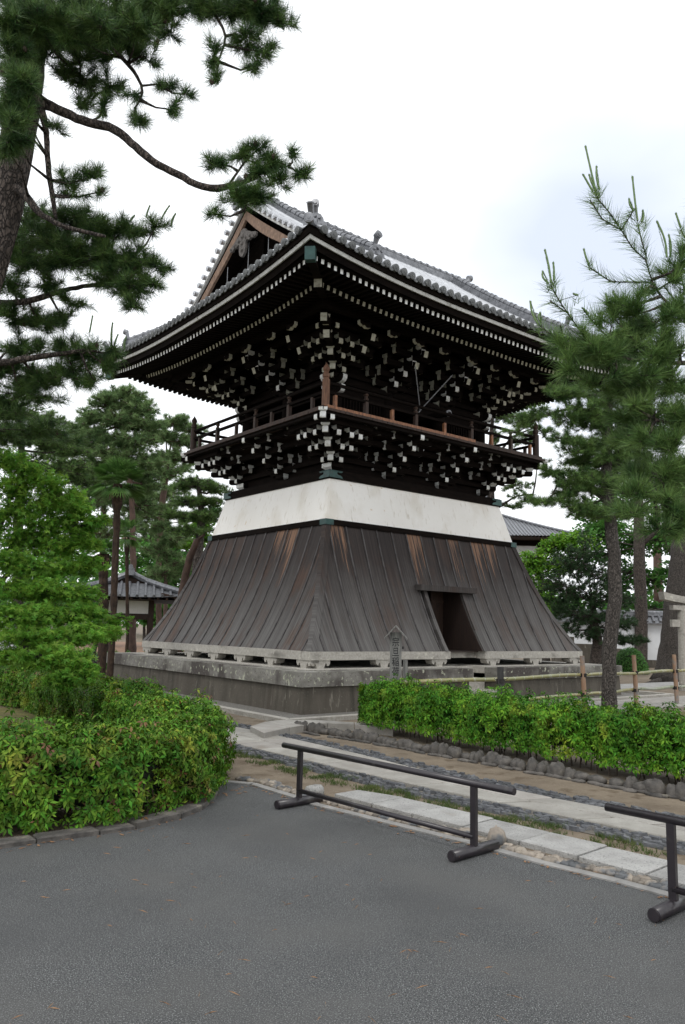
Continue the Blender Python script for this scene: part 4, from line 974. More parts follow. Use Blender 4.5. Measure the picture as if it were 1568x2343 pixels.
# --- kerb at the foot of the left hedge
kb = along([(-6, 4.9), (-3.2, 5.2), (-2.24, 5.62), (-1.95, 5.90), (-1.64, 6.08), (-1.32, 6.38), (-1.13, 6.8), (-1.08, 7.4), (-1.14, 8.0)], 120)
i = 0; j = 0
while i < 118:
    L_ = 22 if i < 64 else int(rng.integers(5, 9)); e_ = min(119, i+L_); a = kb[i]; b = kb[e_]; d = nrm(b-a); n_ = np.array([-d[1], d[0]])
    m = MB(); c = (a+b)/2
    q = [a-c-n_*.01, b-c-n_*.01, b-c+n_*.12, a-c+n_*.12]; slab(m, q, -.05, .055 if i < 64 else .035+.02*rng.random(), .004, .018)
    tag(build('kerb_stone', m, M_granite if i < 64 else M_rock, loc=(*c, 0)), 'long pale granite kerb stone below the left hedge' if i < 64 else 'small dark kerb stone curving round the left hedge', 'kerb stone', 'pale kerb stones by the left hedge' if i < 64 else 'dark kerb stones round the left hedge'); i = e_
# --- bamboo fence
fz = .735; fz2 = .36
fp = [(946, 1563), (1144, 1557), (1333, 1544), (1451, 1538.3), (1543, 1535), (1640, 1533), (1760, 1530)]
FP = [gp(*q, fz)[:2] for q in fp]; FP[0] = (FP[0][0]-.15, FP[0][1]-.0)
fe = empty('bamboo_fence', (*FP[2], 0), 0, label='low two-rail bamboo fence on short log posts in front of the tower platform', cat='bamboo fence')
F3 = lambda p, z: np.array([p[0]-FP[2][0], p[1]-FP[2][1], z])
def culm(p, q, r0, r1, mt):
    m = MB(); n = max(2, int(np.linalg.norm(q-p)/.28)); pts = []; rd = []
    for i in range(n*4+1): t = i/(n*4); pts.append(p+(q-p)*t+np.array([0, 0, .012*math.sin(t*9)])); rd.append((r0+(r1-r0)*t)*(1.0 if i % 4 else 1.07))
    m.tube(pts, rd, 12); o_ = build('bamboo_rail', m, mt, fe, smooth=True)
    for i in range(1, n): m = MB(); t = i/n; c = p+(q-p)*t+np.array([0, 0, .012*math.sin(t*9)]); d = nrm(q-p); m.tube([c-d*.008, c+d*.008], (r0+(r1-r0)*t)*1.10, 12); build('bamboo_joint', m, M_node, o_)
culm(F3(FP[0], fz), F3(FP[2], fz+.0), .034, .030, M_bamboo); culm(F3(FP[2], fz-.005), F3(FP[4], fz), .030, .034, M_bamboo); culm(F3(FP[4], fz), F3(FP[6], fz), .034, .03, M_bamboo)
culm(F3(FP[0], fz2), F3(FP[2], fz2), .03, .028, M_bamboo); culm(F3(FP[2], fz2), F3(FP[3], fz2+.02), .028, .030, M_bamboo); culm(F3(FP[3], fz2+.02), F3(FP[4], fz2+.02), .03, .032, M_bambooold); culm(F3(FP[4], fz2+.02), F3(FP[6], fz2), .032, .03, M_bambooold)
for i, p in enumerate(FP[1:6]):
    m = MB(); w_ = .045 if i else .05; z1 = 1.10 if i else .96
    if i == 0: m.box(F3(p, z1/2)+np.array([0, -.06, 0]), (.09, .09, z1)); build('post', m, M_blackw, fe)
    else: m.tube([F3(p, 0)+np.array([.01, -.07, 0]), F3(p, z1*.5)+np.array([0, -.07, 0]), F3(p, z1)+np.array([-.02, -.07, 0])], [w_*1.05, w_, w_*.95], 10); build('post', m, M_fpost, fe, smooth=False)
    for z in (fz, fz2+.01):
        m = MB(); m.tube([F3(p, z-.035)+np.array([0, -.05, 0]), F3(p, z+.035)+np.array([0, -.05, 0])], .066, 10); m.tube([F3(p, z+.01)+np.array([.05, -.09, 0]), F3(p, z+.06)+np.array([.13, -.10, 0])], [.008, .003], 5); m.tube([F3(p, z)+np.array([-.05, -.09, 0]), F3(p, z+.05)+np.array([-.12, -.11, 0])], [.008, .003], 5); build('rope_tie', m, M_tie, fe)
# --- wooden notice post with little roof, and the short stake beside it
sp_ = at(905, 1560, 13.0); sx0, sy0 = sp_[0], 13.0
k_ = 13.0/F_PX
se = empty('shrine_sign', (sx0, sy0, 0), math.radians(-6), label='narrow grey wooden sign post with a little gable roof and black writing', cat='sign')
zt = at(905, 1442, 13.0)[2]
m = MB(); m.box((0, 0, (zt-.03)/2), (.19, .035, zt-.03)); build('board', m, M_oldw, se)
m = MB()
for sg in (-1, 1):
    a = np.array([0, 0, zt+.06]); b = np.array([sg*.185, 0, zt-.145]); d = nrm(b-a); n_ = np.array([-d[2], 0, d[0]])*sg
    q = [a+np.array([0, y, 0]) for y in (-.12, .12)]+[b+np.array([0, y, 0]) for y in (.12, -.12)]; m.hexa([p-n_*.0 for p in q]+[p+np.array([0, 0, .026]) for p in q])
build('sign_roof', m, M_oldw, se)
m = MB(); m.box((.05, .035, .85), (.06, .035, .5)); m.box((.115, .02, zt-.28), (.03, .03, .045)); m.box((.125, .02, .66), (.03, .03, .045)); build('batten', m, M_blackw, se)
try:
    y0 = zt-.20
    for i, ch in enumerate('宗旦稲荷社'):
        cu = bpy.data.curves.new('lettering', 'FONT'); cu.body = ch; cu.size = .155; cu.align_x = 'CENTER'; cu.align_y = 'CENTER'; cu.offset = .0015
        to = bpy.data.objects.new('lettering', cu); COL.objects.link(to); bpy.context.view_layer.update()
        me = bpy.data.meshes.new_from_object(to.evaluated_get(bpy.context.evaluated_depsgraph_get())); bpy.data.objects.remove(to)
        me.materials.clear(); me.materials.append(M_ink); lo = bpy.data.objects.new('lettering', me); COL.objects.link(lo); lo.parent = se
        lo.location = (0, -.0195, y0-i*.158); lo.rotation_euler = (math.pi/2, 0, 0); lo.scale = (.80, 1.02, 1)
except Exception as ex: print('text', ex)
zp = at(928, 1510, 13.15)[2]; xp = at(928, 1510, 13.15)[0]
m = MB(); m.box((0, 0, zp/2), (.075, .06, zp)); tag(build('wooden_stake', m, M_oldw, loc=(xp, 13.15, 0)), 'short square grey wooden stake just right of the sign post', 'stake')
# --- stone torii at the right edge
tp = at(1556, 1560, 22.5); tz = at(1556, 1384, 22.5)[2]
te = empty('stone_torii', (tp[0]+1.1, 22.5, 0), math.radians(8), label='grey stone shrine gate with upturned lintel, cut by the right picture edge', cat='torii')
for sx in (-1.05, 1.05):
    m = MB(); m.tube([(sx, 0, 0), (sx*.97, 0, tz-.08)], [.145, .125], 18); build('pillar', m, M_granite, te, smooth=False)
m = MB(); xs = np.linspace(-1.62, 1.62, 17); G0 = []
for x in xs:
    c = .16*abs(x/1.62)**2.2; w_ = .15; G0.append([(x, -w_, tz-.02+c), (x, w_, tz-.02+c), (x+np.sign(x)*.04, w_, tz+.17+c*1.15), (x+np.sign(x)*.04, -w_, tz+.17+c*1.15), (x, -w_, tz-.02+c)])
m.grid(G0); m.add(G0[0][:4], [(0, 1, 2, 3)]); m.add(G0[-1][:4], [(3, 2, 1, 0)]); build('top_lintel', m, M_granite, te)
m = MB(); m.box((0, 0, tz-.08), (2.7, .2, .13)); build('under_lintel', m, M_granite, te)
m = MB(); m.box((0, 0, tz-.52), (2.75, .13, .2)); build('tie_beam', m, M_granite, te)
# --- white boundary wall with tiled cap
def tiled_wall(name, a, b, h, label, pitch=.30, roofw=.42, basez=.35, mt=None):
    a = np.array([*a, 0.]); b = np.array([*b, 0.]); d = nrm(b-a); Ln = np.linalg.norm(b-a); e = empty(name, a, math.atan2(d[1], d[0]), label=label, cat='wall')
    m = MB(); m.box((Ln/2, 0, h/2+basez/2), (Ln, .28, h-basez)); m.box((Ln/2, 0, h-.10), (Ln, .36, .2)); build('plaster_wall', m, mt or M_pwhite, e)
    m = MB(); m.box((Ln/2, 0, basez/2), (Ln, .40, basez)); build('stone_footing', m, M_render, e)
    m = MB()
    for sg in (-1, 1): m.add([(0, sg*roofw, h+.02), (Ln, sg*roofw, h+.02), (Ln, 0, h+.34), (0, 0, h+.34)], [(0, 1, 2, 3)]); m.add([(0, sg*roofw, h-.03), (Ln, sg*roofw, h-.03), (Ln, sg*roofw, h+.02), (0, sg*roofw, h+.02)], [(0, 1, 2, 3)])
    x = .1
    while x < Ln:
        for sg in (-1, 1): m.tube([(x, sg*roofw*1.04, h+.05), (x, 0, h+.36)], .065, 8)
        x += pitch
    m.box((Ln/2, 0, h+.40), (Ln, .2, .14)); m.tube([(0, 0, h+.50), (Ln, 0, h+.50)], .09, 8); build('tiled_cap', m, M_tile2, e)
    return e
wl = at(1290, 1500, 36); wr = at(1700, 1500, 33)
tiled_wall('boundary_wall', (wl[0], 38.), (wr[0]+4, 36.), 2.05, 'long white plaster boundary wall with grey tiled cap, behind the right-hand trees')
m = MB(); m.box((0, 0, .45), (2.6, .9, .9)); m.box((.0, 0, .98), (2.2, .8, .16)); m.box((-.9, 0, 1.2), (.5, .6, .3)); q_ = at(1345, 1500, 34); tag(build('stone_block_row', m, M_render, loc=(q_[0], 34, 0)), 'low dark stone blocks at the foot of the white wall beside the platform', 'stone blocks')
# --- clipped round bush by the wall is in the plants part.  stone wall / gate on the left
def hip_tile_roof(e, cx, cy, z0, hx, hy, rise_, name='roof', over=.0):
    # irimoya-like small roof: gable with skirts, ridge along x
    m = MB(); gx = hx*.52
    def zz_(t): return z0+rise_*(t*.75+t*t*.25)
    for sy in (-1, 1):
        n = int(2*hx/.27)
        G0 = []
        for t in np.linspace(0, 1, 8):
            y = hy*(1-t); G0.append([(cx+max(-max(gx, hx-t*hy), min(max(gx, hx-t*hy), x)), cy+sy*y, zz_(t)+.10*(abs(x)/hx)**3*(1-t)) for x in np.linspace(-hx, hx, 25)])
        m.grid(G0)
        for i in range(n+1):
            x = -hx+2*hx*i/n; te_ = 1 if abs(x) <= gx else min(1, (hx-abs(x))/hy)
            if te_ < .05: continue
            m.tube([(cx+x, cy+sy*hy*(1-t), zz_(t)+.10*(abs(x)/hx)**3*(1-t)+.03) for t in np.linspace(0, te_, 6)], .055, 6)
    for sx in (-1, 1):
        tt = (hx-gx)/hy; G0 = []
        for t in np.linspace(0, tt, 5):
            ym = hy*(1-t); G0.append([(cx+sx*(hx-t*hy), cy+max(-ym, min(ym, y)), zz_(t)+.10*(abs(y)/hy)**3*(1-t)) for y in np.linspace(-hy, hy, 21)])
        m.grid(G0); n = int(2*hy/.27)
        for i in range(n+1):
            y = -hy+2*hy*i/n; te_ = min(tt, (hy-abs(y))/hy)
            if te_ < .05: continue
            m.tube([(cx+sx*(hx-t*hy), cy+y, zz_(t)+.10*(abs(y)/hy)**3*(1-t)+.03) for t in np.linspace(0, te_, 5)], .055, 6)
        for sy in (-1, 1):
            P = [(cx+sx*(hx-t*hy), cy+sy*hy*(1-t), zz_(t)+.10*(1-t)+.08) for t in np.linspace(0, tt, 6)]; m.tube(P, .10, 8)
            P = [(cx+sx*(gx-.1), cy+sy*hy*(1-t), zz_(t)+.10) for t in np.linspace(tt, 1, 6)]; m.tube(P, .10, 8)
    m.box((cx, cy, zz_(1)+.12), (2*gx+.2, .24, .26)); m.tube([(cx-gx-.12, cy, zz_(1)+.3), (cx+gx+.12, cy, zz_(1)+.3)], .09, 8)
    r_ = build(name, m, M_tile2, e)
    m = MB()
    for sx in (-1, 1):
        tt = (hx-gx)/hy; x = cx+sx*(gx-.18); m.add([(x, cy-hy*(1-tt), zz_(tt)), (x, cy+hy*(1-tt), zz_(tt)), (x, cy, zz_(1)-.05)], [(0, 1, 2)])
    m.add([(cx-hx+.1, cy-hy+.1, z0-.08), (cx+hx-.1, cy-hy+.1, z0-.08), (cx+hx-.1, cy+hy-.1, z0-.08), (cx-hx+.1, cy+hy-.1, z0-.08)], [(0, 1, 2, 3)])
    x = cx-hx+.1
    while x < cx+hx:
        for sy in (-1, 1): m.beam((x, cy+sy*(hy-.05), z0-.05), (x, cy+sy*(hy-.9), z0+.12), .07, .09)
        x += .3
    y = cy-hy+.1
    while y < cy+hy:
        for sx in (-1, 1): m.beam((cx+sx*(hx-.05), y, z0-.05), (cx+sx*(hx-.9), y, z0+.12), .07, .09)
        y += .3
    build('eaves', m, M_brown, r_); return r_
# gate pavilion left of the tower
YG_ = 28.0; pr_ = at(325, 1470, YG_); zr = at(330, 1362, YG_)[2]; xl = at(140, 1400, YG_)[0]; xr = at(400, 1362, YG_)[0]
ge = empty('gate_pavilion', (at(262, 1400, YG_)[0], YG_+1.9, 0), math.radians(104), label='small open gate building with grey tiled hipped roof, brown posts and white upper wall', cat='gate')
hip_tile_roof(ge, 0, 0, zr-.08, 2.9, 2.0, .82)
for x, y in ((-1.75, -.8), (-1.75, .8), (1.75, -.8), (1.75, .8)):
    m = MB(); m.box((x, y, zr/2), (.2, .2, zr)); build('post', m, M_brown, ge)
m = MB()
for y in (-.8, .8): m.box((0, y, zr-.40), (3.3, .08, .55))
for x in (-1.75, 1.75): m.box((x, 0, zr-.40), (.08, 1.4, .55))
build('white_upper_wall', m, M_plaster, ge)
m = MB()
for y in (-.8, .8): m.box((0, y, zr-.74), (3.5, .16, .20)); m.box((0, y, zr-.10), (3.5, .16, .16))
for x in (-1.75, 1.75): m.box((x, 0, zr-.745), (.16, 1.6, .20)); m.box((x, 0, zr-.105), (.16, 1.6, .16))
build('crossbeams', m, M_brown, ge)
# big hall roof showing behind the tower on the right
YH = 62.; hz = at(1215, 1236, YH)[2]; hx_ = at(1175, 1236, YH)[0]
he = empty('temple_hall', (hx_-6.0, YH+6, 0), 0, label='large temple hall behind the tower with a broad grey tiled roof', cat='temple hall')
hip_tile_roof(he, 0, 0, hz, 10.5, 9., 4.4)
m = MB(); m.box((0, 0, hz/2), (16, 13, hz)); build('wall', m, M_pwhite, he)
m = MB()
for x in np.linspace(-8, 8, 7): m.box((x, -6.55, hz/2), (.4, .3, hz))
for z in (hz-.3, hz-2): m.box((0, -6.56, z), (16.4, .3, .4))
build('timber_frame', m, M_dark, he)
# low stone-and-plaster wall glimpsed at far left, with a pale marker pillar
q_ = at(22, 1440, 20); m = MB(); m.prism([(-.16, -.12), (.16, -.12), (.16, .12), (-.16, .12)], 0, at(22, 1415, 20)[2]); m.lathe((0, 0, at(22, 1415, 20)[2]), [(.2, 0), (.22, .05), (.02, .14)], 4)
tag(build('stone_pillar', m, M_pwhite, loc=(q_[0], 20, 0)), 'pale square stone pillar half hidden by the maple at the left edge', 'pillar')
#tiled_wall('garden_wall', (-34, 50), (-6, 52), 1.5, 'low white garden wall far behind the gate on the left', mt=M_pwhite)
# ================================================================== PLANTS
def unit(a): return a/(np.linalg.norm(a, axis=-1, keepdims=True)+1e-9)
def rdir(n, r): return unit(r.normal(size=(n, 3)))
def tuft_geo(C, D, L_, w_, k, r, lo=25, hi=72, stem=.5, droop=.0):
    # C,D (n,3): bottle-brush tufts: k needles each, a thin triangle per needle
    n = len(C); C = np.repeat(C, k, 0); D = np.repeat(unit(D), k, 0); m = n*k
    P = rdir(m, r); P = unit(P-D*(P*D).sum(1, keepdims=True)); A = np.radians(r.uniform(lo, hi, m))[:, None]
    d = D*np.cos(A)+P*np.sin(A); d[:, 2] -= droop; d = unit(d); b = C-D*(r.random((m, 1))*stem*L_); tip = b+d*(L_*r.uniform(.75, 1.12, (m, 1)))
    sd = unit(np.cross(d, rdir(m, r)))*w_*.5
    V = np.stack([b-sd, b+sd, tip], 1).reshape(-1, 3); T = np.arange(m*3).reshape(-1, 3); return V, T
def stick_geo(A, B, ra, rb):      # many thin three-sided twigs
    A = np.asarray(A, float); B = np.asarray(B, float); d = unit(B-A); s = unit(np.cross(d, np.array([.31, .17, .93]))); u = np.cross(d, s); Vs = []
    for P, rr in ((A, ra), (B, rb)):
        for k in range(3): a = k*2*math.pi/3; Vs.append(P+(s*math.cos(a)+u*math.sin(a))*rr)
    V = np.stack(Vs, 1).reshape(-1, 3); n = len(A); base = (np.arange(n)*6)[:, None]
    T = np.concatenate([base+np.array([q]) for q in ((0, 1, 4), (0, 4, 3), (1, 2, 5), (1, 5, 4), (2, 0, 3), (2, 3, 5))]); return V, T
def join(parts):
    Vs, Ts, o = [], [], 0
    for V, T in parts: Vs.append(V); Ts.append(T+o); o += len(V)
    return np.concatenate(Vs), np.concatenate(Ts)
def px3(p): return at(p[0], p[1], p[2])
def near_on(P, nodes):
    i = np.argmin([np.linalg.norm((P-q)*np.array([1, 1, 1.4])) for q in nodes]); return nodes[i]
def clump_pts(c, R, n, r, per=7, flat=.55, core=None):
    nb = max(2, n//per); e = rdir(nb, r)*np.array(R)*(.45+.55*r.random((nb, 1))**.5); e[:, 2] = e[:, 2]*.9+np.abs(e[:, 2])*.1
    s0 = np.repeat((np.asarray(core if core is not None else c)*.35+np.asarray(c)*.65)[None], nb, 0)+rdir(nb, r)*np.array(R)*.18; s1 = np.asarray(c)+e
    C = []; D = []; A = [s0]; B = [s1]
    for j in range(per):
        t = .35+.65*(j+1)/per; p = s0+(s1-s0)*t; side = rdir(nb, r)*np.array([1, 1, flat]); ll = np.linalg.norm(s1-s0, axis=1, keepdims=True)
        q = p+side*ll*(.28*(1.2-t)+.05)+np.array([0, 0, .02]); C.append(q); D.append(unit((s1-s0))*.7+side*.5+np.array([0, 0, .45])); A.append(p); B.append(q)
    return np.concatenate(C), np.concatenate(D), np.concatenate(A), np.concatenate(B)
def pine(name, label, trunk, limbs, clumps, L_, w_, k=40, seed=1, bark=None, needle=None, candles=(), cones=0, group=None, twr=.006, base=None, dep=.8, shoots=(), lo=25, hi=72, cat='pine tree', dens=1.7, ground=True, minr=.02):
    r = np.random.default_rng(seed); tr = [(px3(p[:3]), p[3]) for p in trunk]; bp = tr[0][0] if base is None else np.array(base, float)
    e = empty(name, (bp[0], bp[1], 0), 0, label=label, cat=cat, group=group); O_ = np.array([bp[0], bp[1], 0.])
    m = MB(); P = [p-O_ for p, _ in tr]; R_ = [q for _, q in tr]
    if ground: P = [np.array([P[0][0]*.6+0, P[0][1]*.6, -.05])]+P if P[0][2] > .15 else P; R_ = [R_[0]*1.35]+R_ if len(P) > len(R_) else R_
    # resample with noise
    P = np.array(P); s = np.r_[0, np.cumsum(np.linalg.norm(np.diff(P, axis=0), axis=1))]; t = np.linspace(0, s[-1], max(8, int(s[-1]/.25))); Pi = np.c_[[np.interp(t, s, P[:, i]) for i in range(3)]].T; Ri = np.interp(t, s, R_)
    Pi[1:-1] += r.normal(0, .06, Pi[1:-1].shape)*Ri[1:-1, None]; m.tube(Pi, Ri, 14, jit=.14); build('trunk', m, bark or M_bark, e, smooth=True)
    nodes = [p+O_ for p in Pi[len(Pi)//3:]]; lm = MB(); lh = []
    for lb in limbs:
        q = np.array([px3(p[:3]) for p in lb]); rr = [p[3] for p in lb]; s = np.r_[0, np.cumsum(np.linalg.norm(np.diff(q, axis=0), axis=1))]; t = np.linspace(0, s[-1], max(5, int(s[-1]/.09)))
        qi = np.c_[[np.interp(t, s, q[:, i]) for i in range(3)]].T; 
        if len(qi) > 6: qi[1:-1] = (qi[:-2]+2*qi[1:-1]+qi[2:])/4
        qi[1:-1] += r.normal(0, .10, qi[1:-1].shape)*np.interp(t, s, rr)[1:-1, None]; b = MB(); b.tube(qi-O_, np.interp(t, s, rr), 9, jit=.18); build('branch', b, bark or M_bark, e, smooth=True); nodes += list(qi)
    parts = []; tw = []
    for cl in clumps:
        cx, cy, Y, rx, ry, n = cl[:6]; c = at(cx, cy, Y); ss = Y/F_PX; R3 = (rx*ss*1.25, rx*ss*dep*1.25, ry*ss*1.2); n = int(n*dens); nn = near_on(c, nodes)
        lm = MB(); lm.tube([nn-O_, (nn*.5+c*.5)-O_+np.array([0, 0, -.06*np.linalg.norm(c-nn)])+r.normal(0, .03, 3), c-O_], [max(minr, twr*2.4), twr*2.2, twr*1.2], 6); build('branch', lm, bark or M_bark, e, smooth=True)
        C, D, A, B = clump_pts(c, R3, n, r, core=nn*.25+c*.75); parts.append(tuft_geo(C, D, L_, w_, k, r, lo, hi)); tw.append((A, B))
    for sh in shoots:       # long shoots with needles brushed forward
        q = np.array([px3(p) for p in sh]); s = np.r_[0, np.cumsum(np.linalg.norm(np.diff(q, axis=0), axis=1))]; t = np.arange(0, s[-1], L_*.16); qi = np.c_[[np.interp(t, s, q[:, i]) for i in range(3)]].T
        D = unit(-np.gradient(qi, axis=0)); parts.append(tuft_geo(qi, D, L_, w_, max(8, k//4), r, 30, 62, .2)); lm = MB(); lm.tube(qi-O_, twr*1.3, 6); build('shoot', lm, bark or M_bark, e, smooth=True)
    for a, b, Y in candles:
        c = at(*a, Y); cc = c+rdir(2, r)*np.array([.03, .03, .03])-np.array([0, 0, .03]); parts.append(tuft_geo(cc, rdir(2, r)*.3+np.array([0, 0, 1.]), L_*.75, w_, k//2, r, lo, hi)); nn = near_on(c, list(nodes)+[at(cl[0], cl[1], cl[2]) for cl in clumps]+[px3(p) for sh in shoots for p in sh]); tw.append((nn[None], c[None]))
    V, T = join(parts); A = np.concatenate([a for a, _ in tw]); B = np.concatenate([b for _, b in tw]); V2, T2 = stick_geo(A, B, twr, twr*.6)
    V, T_all = join([(V, T), (V2, T2)]); mi = np.r_[np.zeros(len(T), int), np.ones(len(T2), int)]
    raw('crown', V-O_, T_all, [needle or M_needle, bark or M_bark], mi, e)
    if len(candles):
        for a, b, Y in candles:
            m = MB(); pa, pb = at(*a, Y)-O_, at(*b, Y)-O_; t = np.linspace(0, 1, 9)[:, None]; bend = np.array([r.normal(0, .012), 0, 0])
            m.tube(pa+(pb-pa)*t+bend*np.sin(t*3.14), [.0115, .0105, .0115, .010, .011, .0095, .0105, .009, .012], 7); V, T = tuft_geo(pa+(pb-pa)*np.linspace(.08, 1, 40)[:, None], np.repeat((pb-pa)[None], 40, 0), .022, .004, 6, r, 15, 40, .1)
            b0 = len(m.v); m.add(V, [tuple(q) for q in T]); build('candle_shoot', m, M_candle, e)
    if cones:
        allc = A[r.integers(0, len(A), min(90, len(clumps)*cones))]+np.array([0, 0, .01])
        for c in allc: m = MB(); m.lathe(c-O_, [(.012, -.03), (.026, -.01), (.028, .01), (.016, .03), (.004, .042)], 8); build('cone', m, M_cone, e)
    return e
def leaf_geo(C, Nn, size, r, kind='rhomb', drop=.25):
    n = len(C); Nn = unit(Nn); a = unit(np.cross(Nn, rdir(n, r))); b = np.cross(Nn, a); s = (size*r.uniform(.7, 1.25, n))[:, None]
    if kind == 'maple':
        Vs = [C]; T = []
        for j, (ang, ln) in enumerate(((0, 1.), (52, .85), (-52, .85), (105, .55), (-105, .55))):
            t = math.radians(ang); d = a*math.cos(t)+b*math.sin(t); q = -a*math.sin(t)+b*math.cos(t); cur = -Nn*.22*ln
            Vs += [C+(d*.42*ln+q*.13)*s, C+(d*ln+cur)*s, C+(d*.42*ln-q*.13)*s]; o = 1+3*j; T += [(0, o, o+1), (0, o+1, o+2)]
        k = 16
    elif kind == 'fold':      # base, left, right, mid, tip
        w_ = .26; Vs = [C, C+(a*.48+b*w_+Nn*.06)*s, C+(a*.48-b*w_+Nn*.06)*s, C+(a*.5)*s, C+(a*1.0-Nn*.22)*s]; T = [(0, 2, 3), (0, 3, 1), (3, 2, 4), (3, 4, 1)]; k = 5
    else:
        Vs = [C, C+(a*.5+b*.3)*s, C+(a*1.-Nn*.15)*s, C+(a*.5-b*.3)*s]; T = [(0, 1, 2), (0, 2, 3)]; k = 4
    V = np.stack(Vs, 1).reshape(-1, 3); base = (np.arange(n)*k)[:, None]; return V, np.concatenate([base+np.array([t]) for t in T])
def whorl_geo(C, Ax, size, r, k=6):
    n = len(C); Ax = unit(Ax); ref = unit(np.cross(Ax, rdir(n, r))); ref2 = np.cross(Ax, ref); parts = []
    for j in range(k):
        an = 2*math.pi*j/k+r.normal(0, .25, n)[:, None]; d = ref*np.cos(an)+ref2*np.sin(an); up_ = r.uniform(.05, .55, (n, 1)); a = unit(d+Ax*up_+np.array([0, 0, -.55])); q = unit(np.cross(Ax, d)); nn = unit(np.cross(a, q))
        nn = np.where((nn*Ax).sum(1, keepdims=True) < 0, -nn, nn); s = (size*r.uniform(.6, 1.2, n))[:, None]; c = C+d*.006
        Vs = [c, c+(a*.45+q*.20+nn*.07)*s, c+(a*.45-q*.20+nn*.07)*s, c+(a*.5+nn*.01)*s, c+(a*1.-nn*.20)*s]; V = np.stack(Vs, 1).reshape(-1, 3); b = (np.arange(n)*5)[:, None]
        parts.append((V, np.concatenate([b+np.array([t]) for t in ((0, 2, 3), (0, 3, 1), (3, 2, 4), (3, 4, 1))])))
    return join(parts)
def leafy(name, label, trunk, limbs, clumps, size, mt, kind='rhomb', seed=1, flat=.5, bark=None, dep=.8, cat='tree', group=None, base=None, twr=.005, layer=1.0, minr=.012):
    r = np.random.default_rng(seed); tr = [(px3(p[:3]), p[3]) for p in trunk]; bp = tr[0][0] if base is None else np.array(base, float); O_ = np.array([bp[0], bp[1], 0.])
    e = empty(name, tuple(O_), 0, label=label, cat=cat, group=group); m = MB(); P = [np.array([0, 0, -.05])]+[p-O_ for p, _ in tr]; m.tube(P, [tr[0][1]*1.3]+[q for _, q in tr], 12, jit=.1); build('trunk', m, bark or M_bark2, e, smooth=True)
    nodes = [p for p, _ in tr]; lm = MB()
    for lb in limbs:
        q = np.array([px3(p[:3]) for p in lb]); b = MB(); b.tube(q-O_, [p[3] for p in lb], 8); build('branch', b, bark or M_bark2, e, smooth=True)
        for t in np.linspace(0, len(q)-1, len(q)*4): i = min(len(q)-2, int(t)); nodes.append(q[i]+(q[i+1]-q[i])*(t-i))
    parts = []; A_, B_ = [], []
    for cl in clumps:
        cx, cy, Y, rx, ry, n = cl[:6]; c = at(cx, cy, Y); ss = Y/F_PX; R3 = np.array((rx*ss, rx*ss*dep, ry*ss))*1.12; n = int(n*1.8); nn = near_on(c, nodes); lm = MB(); lm.tube([nn-O_, (nn+c)/2-O_+r.normal(0, .04, 3), c-O_], [minr, minr*.8, twr], 6); build('branch', lm, bark or M_bark2, e, smooth=True)
        per = 12; nb = max(3, n//per); e0 = rdir(nb, r)*R3*(.35+.65*r.random((nb, 1))**.6); s0 = np.repeat((c+(nn-c)*.15)[None], nb, 0); s1 = c+e0; A_.append(s0); B_.append(s1)
        pts = []; 
        for j in range(per):
            sp = unit(r.normal(size=(nb, 3))*np.array([1, 1, .30*layer])); pts.append(s1+sp*r.random((nb, 1))*(.32*R3[0])*np.array([1, 1, .8])-(s1-s0)*.25*r.random((nb, 1)))
        C = np.concatenate(pts); Nn = r.normal(size=(len(C), 3))*flat+np.array([0, 0, 1.]); parts.append(leaf_geo(C, Nn, size, r, kind))
    V, T = join(parts); V2, T2 = stick_geo(np.concatenate(A_), np.concatenate(B_), twr, twr*.5); V, TT = join([(V, T), (V2, T2)])
    raw('crown', V-O_, TT, [mt, bark or M_bark2], np.r_[np.zeros(len(T), int), np.ones(len(T2), int)], e); return e

